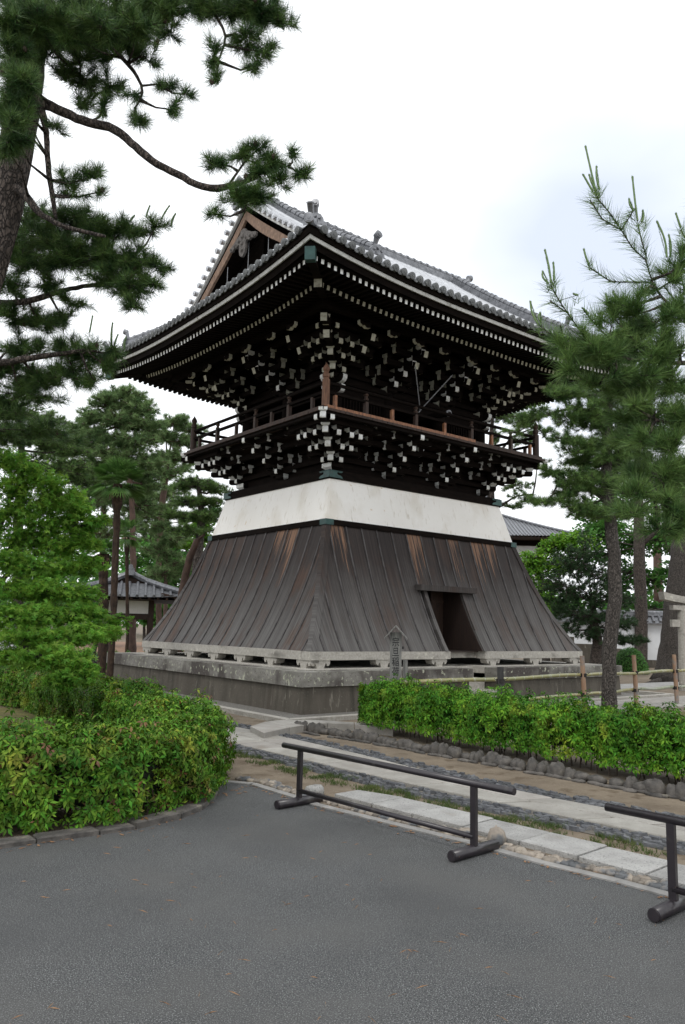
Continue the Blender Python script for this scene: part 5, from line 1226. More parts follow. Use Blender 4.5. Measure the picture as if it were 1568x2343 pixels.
# --- hedges
def hedge(name, label, line, wd, h0, h1, size, dens, mt, seed, red=.0, near=None):
    r = np.random.default_rng(seed); P = along(line, 500); T = unit(np.gradient(P, axis=0)); Nn = np.c_[-T[:, 1], T[:, 0]]; Ln = np.linalg.norm(np.diff(P, axis=0), axis=1).sum(); hh = h1-h0
    e = empty(name, (*P[len(P)//3], 0), 0, label=label, cat='hedge'); O_ = np.array([*P[len(P)//3], 0.])
    n = int(Ln*(wd+2*hh)*dens); i = r.integers(0, 500, n); q = r.random(n)*(wd+2*hh); 
    off = np.where(q < hh, -wd/2, np.where(q < hh+wd, q-hh-wd/2, wd/2)); z = np.where(q < hh, h0+q, np.where(q < hh+wd, h1, h1-(q-hh-wd)))
    nx_ = np.where(q < hh, -1., np.where(q < hh+wd, (off/(wd/2))**3*.6, 1.)); nz_ = np.where((q < hh) | (q > hh+wd), ((z-h0)/hh)**6*.8, 1.)
    # rounded shoulders and bumpy outline
    rc = .13; ex = np.clip((np.abs(off)-(wd/2-rc))/rc, 0, 1); ez = np.clip((z-(h1-rc))/rc, 0, 1); k = np.clip(ex*ez, 0, 1); off = off-np.sign(off)*k*rc*.35; z = z-k*rc*.35
    bump = .045*np.sin(i*.11+seed)+.035*np.sin(i*.29+q*5)+.03*np.sin(i*.53+q*9+1); dpt = np.where(r.random(n) < .40, .10+.16*r.random(n), r.random(n)**1.6*.12)
    off2 = off+nx_*(bump-dpt); z2 = z+nz_*(bump-dpt)+np.where(nz_ > .9, r.random(n)**6*.12, 0)
    z2 = np.maximum(z2, h0-.02+.1*r.random(n)); C = np.c_[P[i]+Nn[i]*off2[:, None], z2]; C[:, :2] += T[i]*r.normal(0, .02, (n, 1))
    Ax = np.c_[Nn[i]*nx_[:, None], nz_]+np.array([0, 0, .25])+r.normal(0, .38, (n, 3))
    # end caps
    for end in (0, 499):
        m_ = int(wd*hh*dens*1.3); o2 = (r.random(m_)-.5)*wd*.92; zz2 = h0+r.random(m_)*hh; sg = -1 if end == 0 else 1; dp = .10*np.cos(o2/wd*2.6)-r.random(m_)*.1
        C = np.concatenate([C, np.c_[P[end]+Nn[end]*o2[:, None]+T[end]*sg*dp[:, None], zz2]]); Ax = np.concatenate([Ax, np.c_[np.repeat((T[end]*sg)[None], m_, 0), np.full(m_, .5)]+r.normal(0, .3, (m_, 3))])
    V, F_ = whorl_geo(C, Ax, size, r, 5); mi = np.zeros(len(F_), int); nw = len(C)
    if red:
        pick = r.random(nw) < red; whorl_id = np.tile(np.tile(np.arange(nw), 4), 5); leafr = np.repeat(r.random((5, 1, nw)), 4, 1).ravel() < .6; mi[pick[whorl_id] & leafr] = 1
    raw('leaves', V-O_, F_, [mt, M_redleaf], mi, e)
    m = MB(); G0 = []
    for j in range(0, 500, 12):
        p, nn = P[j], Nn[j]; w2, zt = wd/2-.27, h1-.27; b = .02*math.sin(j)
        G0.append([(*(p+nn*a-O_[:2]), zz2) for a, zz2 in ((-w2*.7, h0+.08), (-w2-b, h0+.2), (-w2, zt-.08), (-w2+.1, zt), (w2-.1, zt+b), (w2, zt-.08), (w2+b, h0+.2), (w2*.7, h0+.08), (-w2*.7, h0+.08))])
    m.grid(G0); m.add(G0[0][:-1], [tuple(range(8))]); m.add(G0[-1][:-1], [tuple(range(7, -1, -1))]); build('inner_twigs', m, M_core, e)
    A_, B_ = [], []
    for j in range(int(Ln*14)):
        k_ = r.integers(0, 500); o2 = (r.random()-.5)*wd*.7; a = np.array([*(P[k_]+Nn[k_]*o2), 0.]); A_.append(a); B_.append(a+np.array([r.normal(0, .06), r.normal(0, .06), h0+.25]))
    V, F_ = stick_geo(np.array(A_)-O_, np.array(B_)-O_, .009, .006); raw('stems', V, F_, [M_stem], None, e)['kind'] = 'stuff'
    return e
hedge('clipped_hedge', 'clipped yellow-green hedge with reddish leaves curving round the left planting bed', [(-7, 5.55), (-4.5, 5.95), (-3.0, 6.18), (-2.15, 6.38), (-1.68, 6.68), (-1.47, 7.2), (-1.46, 7.8), (-1.72, 8.7), (-2.45, 10.0), (-3.4, 11.7), (-5.2, 14.1), (-8, 17.2), (-12, 19.5)], .84, .04, .66, .058, 1150, M_hedgeA, 3, red=.05)
hedge('clipped_hedge', 'long clipped bright green hedge behind the row of dark edging stones', [(.62, 12.35), (1.05, 11.75), (1.75, 10.75), (2.6, 9.75), (3.5, 8.7), (4.4, 7.6), (6.2, 5.6)], .80, .13, .70, .056, 1100, M_hedgeB, 5)
hedge('low_hedge', 'low dark green hedge behind the left end of the platform', [(-3.6, 21), (-5.2, 23.2), (-8.5, 24.5), (-16, 26)], .9, .05, .62, .09, 110, M_broad, 8)
# sprigs sticking up from the right hedge
def sprig(x, y, z0, h, label, seed, size=.08):
    r = np.random.default_rng(seed); e = empty('leafy_sprig', (x, y, 0), 0, label=label, cat='shoot'); m = MB(); m.tube([(0, 0, .1), (.02, 0, z0), (.0, 0, z0+h)], [.006, .005, .003], 5); build('stem', m, M_stem, e)
    C = np.array([(r.normal(0, .03), r.normal(0, .03), z0+h*t) for t in (.15, .4, .65, .85, 1.)]); V, T = whorl_geo(C, np.tile((0, 0, 1.), (5, 1))+r.normal(0, .2, (5, 3)), size, r, 6); raw('leaves', V, T, [M_hedgeB], None, e)
q_ = at(935, 1560, 12.3); sprig(q_[0], 12.3, .58, .24, 'leafy shoot standing up beside the sign post', 1, .11); q_ = at(1160, 1575, 11.2); sprig(q_[0], 11.2, .6, .22, 'leafy shoot standing up beside the black fence post', 2)
# --- clipped round bush
r = np.random.default_rng(9); Yb = 31.; q_ = at(1442, 1500, Yb); e = empty('round_bush', (q_[0], Yb, 0), 0, label='clipped round green bush between the platform end and the big trees', cat='bush')
d = rdir(5200, r); d[:, 2] = np.abs(d[:, 2]); R3 = np.array([.68, .68, 1.0]); C = d*R3*(1-.12*r.random((len(d), 1)))+np.array([0, 0, .02]); V, T = leaf_geo(C, d+r.normal(0, .5, d.shape), .06, r); raw('leaves', V, T, [M_broad], None, e)
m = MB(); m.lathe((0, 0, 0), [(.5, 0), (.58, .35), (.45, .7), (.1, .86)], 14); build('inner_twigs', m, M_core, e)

# --- near pine leaning in from the left
A = 8.6
pine('leaning_pine', 'large near pine with thick trunk and one long bare branch reaching right', 
  [(-75, 1690, 8.0, .26), (-120, 900, A, .24), (-8, 540, A, .212), (25, 400, A, .20), (55, 240, A, .19), (75, 90, A, .18), (88, -60, A, .16)],
  [[(78, 225, A, .10), (105, 238, A-.05, .062), (160, 262, A-.1, .055), (215, 283, A-.15, .05), (262, 292, A-.2, .050), (300, 325, A-.25, .046), (350, 372, A-.3, .045), (372, 380, A-.3, .042), (415, 402, A-.35, .040), (460, 428, A-.4, .038), (500, 432, A-.4, .04), (545, 418, A-.4, .03), (590, 405, A-.4, .018)],
   [(545, 418, A-.4, .02), (570, 450, A-.4, .014), (560, 480, A-.4, .008)], [(560, 412, A-.4, .018), (620, 385, A-.45, .012), (660, 380, A-.4, .007)], [(520, 428, A-.4, .015), (560, 370, A-.4, .012), (590, 340, A-.45, .008)],
   [(95, 235, A, .04), (105, 290, A-.1, .035), (108, 340, A-.1, .034), (112, 400, A-.1, .032), (122, 460, A-.1, .028), (128, 500, A-.1, .02)],
   [(5, 415, A, .07), (40, 430, A-.1, .055), (65, 455, A-.2, .045), (90, 490, A-.3, .035), (150, 520, A-.4, .025), (240, 540, A-.5, .018)],
   [(128, 115, A, .025), (160, 150, A, .022), (195, 185, A, .018), (220, 215, A, .012)], [(260, 100, A-.2, .03), (280, 135, A-.2, .026), (310, 165, A-.2, .022), (325, 195, A-.2, .018), (330, 215, A-.2, .014), (310, 245, A-.2, .010)], [(325, 195, A-.2, .014), (365, 192, A-.2, .010)],
   [(80, 120, A, .06), (170, 60, A-.2, .05), (280, 20, A-.3, .045), (430, 0, A-.4, .035), (540, 20, A-.4, .025), (600, 40, A-.4, .014)], [(480, 10, A-.4, .02), (520, 80, A-.4, .015), (500, 140, A-.4, .009)]],
  [(25, 15, A, 60, 50, 110), (110, 30, A-.4, 70, 50, 150), (190, 40, A-.3, 70, 50, 160), (270, 40, A-.3, 70, 45, 150), (340, 40, A-.2, 55, 45, 110), (200, 95, A-.3, 70, 35, 120), (290, 90, A-.3, 60, 30, 90), (390, 75, A-.2, 30, 25, 26), (130, 85, A-.2, 60, 40, 100), (60, 70, A-.6, 35, 50, 50),
   (450, 15, A-.4, 50, 30, 70), (530, 25, A-.4, 60, 40, 110), (610, 30, A-.4, 60, 40, 110), (650, 55, A-.4, 28, 25, 28), (560, 90, A-.4, 50, 45, 55), (610, 115, A-.4, 28, 30, 24), (490, 130, A-.4, 32, 45, 30), (500, 185, A-.4, 22, 22, 14), (580, 150, A-.4, 26, 22, 18),
   (150, 175, A, 45, 45, 40), (200, 180, A, 50, 40, 50), (250, 190, A-.1, 35, 50, 38), (175, 235, A, 40, 30, 22), (240, 245, A-.1, 28, 30, 18), (120, 280, A-.1, 50, 22, 16), (320, 270, A-.2, 35, 30, 22), (380, 195, A-.2, 35, 40, 26), (395, 250, A-.2, 30, 30, 18), (340, 130, A-.2, 60, 30, 34), (430, 215, A-.2, 25, 16, 8), (310, 215, A-.2, 30, 26, 16), (60, 20, A-.8, 70, 50, 120), (20, 60, A-.9, 50, 50, 90), (90, 60, A-.8, 60, 40, 90), (60, 180, A-1, 40, 50, 60), (30, 300, A-1, 44, 50, 70), (150, 70, A-.8, 60, 40, 90), (230, 60, A-.8, 60, 40, 90), (310, 60, A-.7, 50, 36, 70), (100, 110, A-.2, 50, 34, 50), (180, 130, A-.3, 50, 26, 36), (250, 130, A-.3, 40, 22, 28), (390, 30, A-.5, 44, 30, 60), (350, 10, A-.5, 50, 30, 60),
   (25, 130, A-.8, 50, 50, 70), (40, 190, A-.9, 48, 45, 80), (20, 260, A-.9, 45, 50, 80), (55, 245, A-.9, 30, 30, 36), (10, 330, A-.9, 32, 40, 40),
   (495, 372, A-.4, 34, 28, 34), (545, 352, A-.4, 34, 24, 26), (590, 345, A-.45, 30, 26, 26), (625, 370, A-.45, 34, 22, 26), (668, 350, A-.4, 18, 18, 10), (690, 395, A-.4, 30, 22, 26), (600, 395, A-.4, 50, 28, 56), (540, 455, A-.4, 44, 34, 50), (600, 455, A-.4, 42, 24, 48), (490, 490, A-.4, 30, 16, 14), (640, 420, A-.4, 36, 18, 22),
   (155, 410, A-.1, 32, 24, 22), (210, 405, A-.1, 40, 26, 28), (240, 435, A-.1, 22, 22, 12), (165, 450, A-.1, 44, 26, 18)],
  .175, .0055, 22, seed=21, cones=1, twr=.0048, hi=80, dens=1.6)
# second pine, behind and below on the left
B_ = 9.6
pine('dense_pine', 'dense dark pine with many cones at the left edge, below the long bare branch',
  [(-120, 1640, 10.2, .22), (-110, 900, 10.2, .19), (-95, 600, 10.2, .16), (-90, 450, 10.2, .10)],
  [[(-90, 560, 10.2, .06), (40, 560, B_, .045), (150, 560, B_-.3, .03), (300, 590, B_-.5, .02)], [(-90, 700, 10.2, .06), (60, 690, B_, .04), (160, 660, B_, .03), (290, 640, B_-.3, .02)], [(-100, 850, 10.2, .06), (60, 820, B_, .04), (200, 800, B_, .02)]],
  [(60, 500, B_, 60, 40, 90), (30, 560, B_, 60, 50, 110), (110, 540, B_-.3, 65, 45, 130), (170, 505, B_-.4, 55, 35, 90), (230, 530, B_-.5, 50, 35, 90), (290, 520, B_-.5, 45, 32, 60), (355, 520, B_-.5, 38, 26, 26), (150, 590, B_-.3, 80, 40, 150), (230, 590, B_-.4, 70, 40, 130), (310, 600, B_-.5, 60, 40, 90), (365, 610, B_-.5, 32, 24, 28), (60, 610, B_, 70, 40, 120), (250, 640, B_-.4, 60, 30, 80), (300, 660, B_-.5, 50, 34, 66), (310, 700, B_-.5, 28, 22, 24), (345, 650, B_-.5, 32, 26, 30),
   (30, 660, B_, 55, 30, 60), (110, 650, B_, 50, 24, 44), (160, 690, B_, 50, 18, 30), (40, 730, B_+.3, 70, 36, 90), (100, 740, B_+.3, 50, 30, 60), (150, 730, B_+.3, 44, 26, 34), (30, 790, B_+.4, 60, 30, 60), (90, 800, B_+.4, 50, 28, 44), (150, 800, B_+.2, 55, 34, 70), (200, 810, B_+.1, 48, 34, 60), (240, 835, B_+.1, 34, 26, 34), (262, 805, B_, 22, 34, 18),
   (30, 860, B_+.5, 60, 40, 90), (100, 870, B_+.4, 70, 34, 110), (170, 860, B_+.3, 60, 32, 80), (215, 870, B_+.2, 34, 22, 26), (60, 905, B_+.5, 80, 26, 100), (20, 945, B_+.6, 60, 34, 80), (90, 985, B_+1.4, 70, 30, 80), (20, 1000, B_+1.4, 60, 30, 80), (150, 1000, B_+2, 60, 24, 50)],
  .175, .0058, 22, seed=22, cones=1, twr=.005, hi=80, dens=1.6,
  candles=[((228, 525), (240, 508), B_-.5), ((335, 495), (343, 470), B_-.5), ((370, 500), (388, 470), B_-.5), ((392, 515), (402, 488), B_-.5), ((300, 505), (308, 492), B_-.5), ((205, 760), (212, 722), B_), ((256, 790), (258, 738), B_), ((262, 790), (270, 765), B_), ((285, 800), (289, 770), B_), ((60, 840), (62, 810), B_+.4), ((72, 840), (75, 812), B_+.4)])
# near pine on the right with tall candles
Q = 7.6; g5 = lambda x, y: (1149.5+.3099*x, 302.5+.3099*y)
cand = [(a, b) for a, b in (((690, 430), (615, 100)), ((670, 435), (598, 310)), ((720, 420), (697, 250)), ((690, 420), (643, 310)), ((1000, 650), (962, 325)), ((975, 580), (938, 490)), ((1030, 660), (1038, 575)), ((1215, 920), (1143, 655)), ((1240, 920), (1230, 755)), ((360, 1110), (315, 865)), ((345, 1115), (300, 1025)), ((380, 1090), (377, 960)), ((270, 1420), (208, 1245)), ((290, 1400), (281, 1330)), ((640, 975), (603, 860)), ((1320, 700), (1283, 595)), ((800, 1290), (765, 1190)), ((900, 1300), (880, 1220)), ((560, 1200), (530, 1190)), ((860, 1260), (820, 1170)), ((640, 1340), (592, 1295)))]
sho = [[(690, 470), (800, 600), (880, 720), (960, 850), (1060, 940), (1100, 1080), (1150, 1180)], [(650, 500), (740, 640), (880, 720)], [(1005, 690), (1030, 800), (1070, 940)], [(650, 1000), (800, 1100), (900, 1105), (1050, 1105), (1130, 1110)], [(365, 1140), (420, 1240), (480, 1330), (560, 1440), (700, 1560)], [(350, 1240), (420, 1290), (480, 1330)], [(290, 1440), (460, 1560), (650, 1600), (900, 1660)], [(1230, 950), (1290, 1000), (1400, 1060)], [(880, 720), (980, 560)], [(1320, 720), (1380, 830), (1450, 1000)], [(600, 1310), (700, 1430), (800, 1530)], [(430, 1420), (460, 1560)], [(770, 1250), (850, 1400), (1000, 1560)], [(1200, 1140), (1290, 1260), (1350, 1400)], [(500, 1640), (650, 1640), (850, 1680)]]
pine('candle_pine', 'near pine on the right with tall pale green candles at its branch tips',
  [(1760, 1700, 8.2, .17), (1730, 1200, 8.2, .15), (1700, 900, 8.0, .12), (1690, 700, 7.9, .09), (1700, 450, 7.9, .05), (1705, 300, 7.9, .012)],
  [[(1700, 860, 8.0, .04), (1600, 830, Q, .028), (1500, 830, Q, .020), (1400, 815, Q, .014), (1300, 800, Q, .009)], [(1690, 760, 8.0, .035), (1600, 740, Q, .022), (1520, 690, Q, .014), (1490, 640, Q, .009)], [(1710, 1000, 8.1, .04), (1600, 980, Q, .026), (1500, 960, Q, .016)], [(1720, 1150, 8.1, .04), (1600, 1130, Q, .026), (1500, 1140, Q, .014)]],
  [(1700, 350, 7.9, 70, 50, 60), (1650, 480, 7.9, 60, 50, 70), (1770, 480, 7.9, 70, 50, 60), (1660, 620, 8, 70, 50, 90), (1800, 640, 8.2, 90, 50, 80), (1700, 760, 7.6, 80, 50, 100), (1850, 820, 8.4, 90, 50, 80), (1760, 950, 8.4, 90, 50, 90), (1680, 1000, 7.8, 80, 50, 90), (1300, 800, Q, 40, 26, 26), (1345, 775, Q, 45, 32, 36), (1400, 745, Q, 50, 36, 46), (1450, 720, Q, 50, 40, 56), (1500, 740, Q, 60, 45, 80), (1550, 700, Q, 50, 50, 80), (1540, 640, Q, 32, 36, 30), (1320, 838, Q, 40, 22, 28), (1375, 815, Q, 55, 34, 60), (1430, 800, Q, 60, 40, 80), (1490, 810, Q, 60, 45, 90), (1550, 800, Q, 55, 50, 90), (1400, 860, Q, 55, 24, 44), (1470, 865, Q, 60, 30, 60), (1540, 880, Q, 55, 40, 80),
   (1560, 950, Q, 50, 45, 70), (1500, 940, Q, 50, 36, 50), (1440, 930, Q, 36, 26, 26), (1540, 1020, Q, 55, 45, 80), (1480, 1010, Q, 40, 30, 34), (1500, 1080, Q, 55, 40, 66), (1560, 1100, Q, 50, 50, 80), (1460, 1130, Q, 44, 26, 36), (1520, 1160, Q, 55, 36, 70), (1450, 1180, Q, 36, 22, 26), (1560, 1210, Q, 50, 30, 60), (1500, 1215, Q, 50, 20, 36), (1350, 820, Q+.3, 60, 30, 60), (1420, 780, Q+.4, 60, 40, 80), (1480, 760, Q+.5, 60, 40, 80), (1280, 770, Q, 30, 20, 16), (1300, 850, Q, 26, 18, 14), (1420, 700, Q, 36, 26, 26), (1470, 670, Q, 30, 26, 22), (1560, 600, Q, 30, 40, 40), (1500, 890, Q+.6, 70, 40, 90), (1420, 900, Q+.6, 60, 34, 70), (1370, 880, Q+.3, 44, 22, 36), (1460, 960, Q+.6, 60, 40, 80), (1520, 980, Q+.6, 60, 50, 100), (1430, 1000, Q+.6, 44, 30, 44), (1480, 1080, Q+.6, 60, 40, 80), (1530, 1120, Q+.6, 60, 50, 100), (1450, 1090, Q+.6, 40, 30, 36)],
  .205, .0058, 22, dens=.95, seed=23, needle=M_needle2, cones=0, twr=.005, shoots=[[(*g5(*p), Q) for p in s_] for s_ in sho], candles=[(g5(*a), g5(*b), Q) for a, b in cand], lo=20, hi=62)
# slender pine in front of the fence
R_ = 14.2
pine('slender_pine', 'slender grey-trunked pine rising from behind the right hedge',
  [(1394, 1640, R_, .135), (1393, 1560, R_, .125), (1396, 1460, R_, .12), (1408, 1370, R_, .12), (1408, 1290, R_, .115), (1396, 1190, R_, .11), (1388, 1080, R_, .10), (1392, 960, R_, .08), (1400, 860, R_, .05)],
  [[(1392, 1150, R_, .04), (1340, 1110, R_, .03), (1280, 1100, R_, .02)], [(1390, 1060, R_, .04), (1330, 1010, R_, .03), (1270, 1000, R_, .016)], [(1392, 960, R_, .04), (1320, 930, R_, .03), (1240, 950, R_, .016)], [(1392, 1120, R_, .04), (1440, 1090, R_, .02)]],
  [(1330, 900, R_, 50, 26, 80), (1275, 905, R_, 40, 20, 44), (1385, 900, R_, 55, 32, 100), (1440, 900, R_, 50, 34, 90), (1240, 950, R_, 40, 16, 34), (1195, 965, R_, 36, 18, 34), (1300, 960, R_, 50, 24, 70), (1350, 965, R_, 55, 28, 90), (1410, 980, R_, 55, 34, 100), (1290, 1010, R_, 42, 20, 50), (1340, 1030, R_, 55, 28, 90), (1400, 1050, R_, 55, 34, 110), (1460, 1030, R_, 45, 34, 80), (1270, 1080, R_, 36, 20, 36), (1310, 1095, R_, 50, 26, 80), (1365, 1110, R_, 55, 30, 100), (1425, 1120, R_, 50, 32, 90), (1285, 1150, R_, 42, 20, 50), (1335, 1165, R_, 50, 26, 80), (1390, 1180, R_, 50, 26, 80), (1245, 1150, R_, 30, 16, 24), (1430, 1170, R_, 44, 24, 60), (1350, 940, R_, 60, 30, 90), (1420, 1010, R_, 60, 40, 110), (1450, 950, R_+.5, 50, 40, 90), (1380, 1080, R_+.5, 60, 34, 100), (1320, 1060, R_+.5, 50, 24, 70), (1440, 1070, R_+.5, 55, 40, 100), (1300, 1125, R_, 44, 20, 50), (1180, 990, R_+1, 26, 14, 16), (1150, 1150, R_+1, 24, 12, 0)][:-1],
  .13, .0065, 28, dens=2.3, seed=24, bark=M_bark2, needle=M_needle2, twr=.007)
pine('spreading_pine', 'pine with flat sparse boughs seen behind the balcony corner on the right',
  [(1130, 1400, 27, .16), (1125, 1200, 27, .14), (1122, 1040, 27, .10), (1128, 940, 27, .05)],
  [[(1124, 1060, 27, .05), (1170, 1000, 26.5, .035), (1230, 975, 26, .02)], [(1125, 1170, 27, .05), (1180, 1135, 26.5, .03), (1220, 1130, 26, .02)]],
  [(1150, 955, 27, 40, 22, 90), (1200, 960, 26, 45, 20, 90), (1240, 990, 26, 40, 20, 60), (1190, 1010, 27, 30, 14, 30), (1180, 1110, 27, 40, 18, 60), (1200, 1140, 26, 36, 16, 44), (1170, 1160, 27, 32, 14, 34), (1230, 1060, 26, 30, 14, 22), (1140, 1000, 28, 30, 26, 40), (1130, 925, 28, 30, 12, 20)],
  .16, .011, 26, seed=25, needle=M_needle2, twr=.012)
# small dark pine, broadleaf mass, bright maple behind on the right
pine('small_dark_pine', 'small dark dense pine in front of the white wall',
  [(1362, 1512, 30, .22), (1368, 1470, 30, .19), (1360, 1430, 30, .17), (1358, 1380, 30, .1)], [],
  [(1300, 1290, 30, 50, 40, 150), (1340, 1260, 30, 40, 40, 110), (1370, 1310, 30, 60, 45, 190), (1290, 1340, 30, 50, 40, 150), (1340, 1360, 30, 60, 40, 190), (1395, 1370, 30, 55, 40, 160), (1275, 1390, 30, 45, 30, 110), (1330, 1410, 30, 60, 30, 170), (1390, 1420, 30, 50, 30, 120), (1300, 1440, 30, 45, 18, 70), (1350, 1450, 30, 50, 18, 70), (1430, 1425, 29, 40, 24, 80), (1440, 1460, 29, 42, 20, 80), (1405, 1470, 29, 36, 14, 44)],
  .15, .012, 26, seed=26, needle=M_dneedle, bark=M_bark, twr=.012)
leafy('bright_maple', 'fresh yellow-green maple behind the right slope of the tower',
  [(1250, 1500, 38, .18), (1245, 1380, 38, .12), (1240, 1290, 38, .06)], [],
  [(1225, 1275, 38, 36, 22, 420), (1265, 1250, 38, 36, 20, 380), (1300, 1235, 38, 36, 22, 380), (1215, 1310, 38, 30, 20, 300), (1255, 1300, 38, 40, 22, 420), (1240, 1345, 38, 34, 26, 380), (1290, 1290, 38, 40, 30, 420), (1265, 1385, 38, 36, 30, 320), (1330, 1250, 38, 40, 30, 380)],
  .17, M_maple2, seed=31, flat=.8, layer=2., twr=.012, minr=.03)
leafy('leafy_tree', 'tall green broadleaf tree behind the white wall on the right',
  [(1467, 1515, 37, .30), (1468, 1400, 37, .28), (1464, 1300, 37, .27), (1462, 1150, 37, .22), (1460, 1000, 37, .12)], [[(1465, 1250, 37, .12), (1530, 1190, 37, .08), (1560, 1150, 37, .05)]],
  [(1345, 1225, 40, 50, 30, 420), (1395, 1215, 40, 50, 30, 420), (1440, 1240, 41, 55, 34, 480), (1350, 1180, 41, 50, 30, 420), (1500, 1240, 41, 55, 34, 480), (1550, 1230, 41, 50, 34, 420), (1390, 1270, 42, 50, 30, 380), (1440, 1310, 42, 55, 30, 420), (1500, 1330, 42, 50, 26, 360), (1550, 1310, 42, 45, 30, 360), (1440, 1370, 42, 50, 26, 340), (1500, 1390, 43, 40, 18, 200), (1560, 1380, 42, 36, 26, 240), (1420, 1150, 42, 60, 30, 380), (1520, 1170, 42, 60, 30, 380), (1410, 1340, 42, 30, 24, 200)],
  .22, M_broad, seed=32, flat=.8, twr=.014, minr=.035, bark=M_bark)
pine('thick_pine', 'thick grey pine trunk leaning right beside the stone torii',
  [(1528, 1562, 26, .55), (1532, 1520, 26, .38), (1537, 1440, 26, .34), (1548, 1340, 26, .32), (1562, 1240, 26, .30), (1590, 1080, 26, .26), (1630, 850, 26, .2), (1660, 620, 26, .12), (1670, 520, 26, .02)], [[(1510, 1556, 25.5, .10), (1488, 1562, 25.2, .06), (1470, 1566, 25, .03)]],
  [(1660, 560, 26, 80, 40, 140), (1720, 640, 26, 80, 36, 130), (1640, 700, 26, 70, 36, 120), (1720, 780, 26, 90, 36, 130), (1650, 880, 26, 60, 36, 110), (1700, 960, 26, 80, 40, 120), (1590, 1100, 26, 60, 40, 120), (1640, 1000, 26, 60, 40, 100), (1560, 1250, 27, 30, 20, 30)], .16, .011, 24, seed=33, bark=M_bark2, needle=M_needle2, twr=.012)
m = MB(); q0 = at(1508, 1420, 46); m.tube([(0, 0, -.1), (.02, 0, 4), (.1, 0, 9)], [.30, .26, .2], 10); e = empty('red_pine', (q0[0], 46, 0), 0, label='distant reddish pine trunk between the two thick trunks on the right', cat='pine tree'); build('trunk', m, M_redbark, e, smooth=True)
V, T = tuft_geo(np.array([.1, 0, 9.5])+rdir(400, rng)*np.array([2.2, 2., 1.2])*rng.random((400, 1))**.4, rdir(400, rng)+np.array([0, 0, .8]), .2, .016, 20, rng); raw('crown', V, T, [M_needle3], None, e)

# --- left side: big maple in front, palms, far pines
Mx = 11.5
leafy('green_maple', 'large soft green maple filling the left edge beside the tower',
  [(-90, 1600, Mx, .14), (-70, 1450, Mx, .12), (-40, 1350, Mx, .09)], [[(-60, 1400, Mx, .06), (20, 1310, Mx, .035), (80, 1270, Mx, .02), (130, 1240, Mx, .012)], [(-50, 1360, Mx, .05), (40, 1230, Mx, .03), (110, 1180, Mx, .014)], [(-70, 1480, Mx, .05), (40, 1440, Mx-.4, .03), (130, 1420, Mx-.4, .016)], [(-80, 1540, Mx-.6, .05), (60, 1480, Mx-1, .03), (170, 1440, Mx-1, .014)], [(-40, 1340, Mx, .04), (20, 1150, Mx, .02), (60, 1080, Mx, .01)]],
  [(15, 1050, Mx, 50, 28, 380), (60, 1075, Mx, 50, 26, 340), (110, 1105, Mx, 50, 28, 340), (30, 1110, Mx, 60, 28, 400), (150, 1130, Mx, 44, 24, 280), (80, 1150, Mx, 70, 28, 480), (175, 1165, Mx, 44, 22, 280), (20, 1180, Mx, 60, 28, 420), (110, 1200, Mx, 70, 26, 480), (185, 1200, Mx, 50, 22, 320), (225, 1188, Mx, 30, 12, 120), (50, 1235, Mx, 70, 28, 480), (130, 1250, Mx, 70, 26, 480), (200, 1240, Mx, 44, 20, 280), (20, 1285, Mx-.3, 60, 28, 420), (90, 1300, Mx-.3, 70, 26, 480), (165, 1300, Mx, 56, 24, 360), (215, 1290, Mx, 34, 18, 160), (40, 1350, Mx-.5, 70, 28, 480), (120, 1350, Mx-.4, 70, 26, 480), (190, 1360, Mx-.2, 50, 22, 320), (20, 1410, Mx-.8, 60, 28, 420), (90, 1410, Mx-.8, 70, 26, 480), (160, 1405, Mx-.6, 60, 22, 380), (215, 1400, Mx-.4, 36, 16, 180),
   (50, 1455, Mx-1, 70, 26, 440), (130, 1460, Mx-1, 70, 28, 480), (195, 1450, Mx-1, 50, 22, 300), (100, 1505, Mx-1.4, 60, 28, 420), (160, 1510, Mx-1.4, 50, 32, 400), (190, 1540, Mx-1.5, 36, 30, 260), (145, 1560, Mx-1.6, 40, 26, 260), (30, 1500, Mx-1, 60, 20, 260), (245, 1440, Mx-.6, 34, 14, 120)],
  .066, M_maple, 'maple', seed=41, flat=.75, layer=2.6, twr=.004, minr=.009)
leafy('low_maple_shoots', 'low reddish-tipped maple shoots spreading toward the gate',
  [(215, 1500, 13.5, .03), (225, 1450, 13.5, .02)], [], [(240, 1430, 13.5, 44, 16, 220), (270, 1415, 13.5, 34, 14, 140), (215, 1445, 13.5, 40, 18, 220), (250, 1455, 13.5, 36, 14, 140)], .055, M_maple2, 'maple', seed=42, twr=.003, minr=.006, cat='shrub')
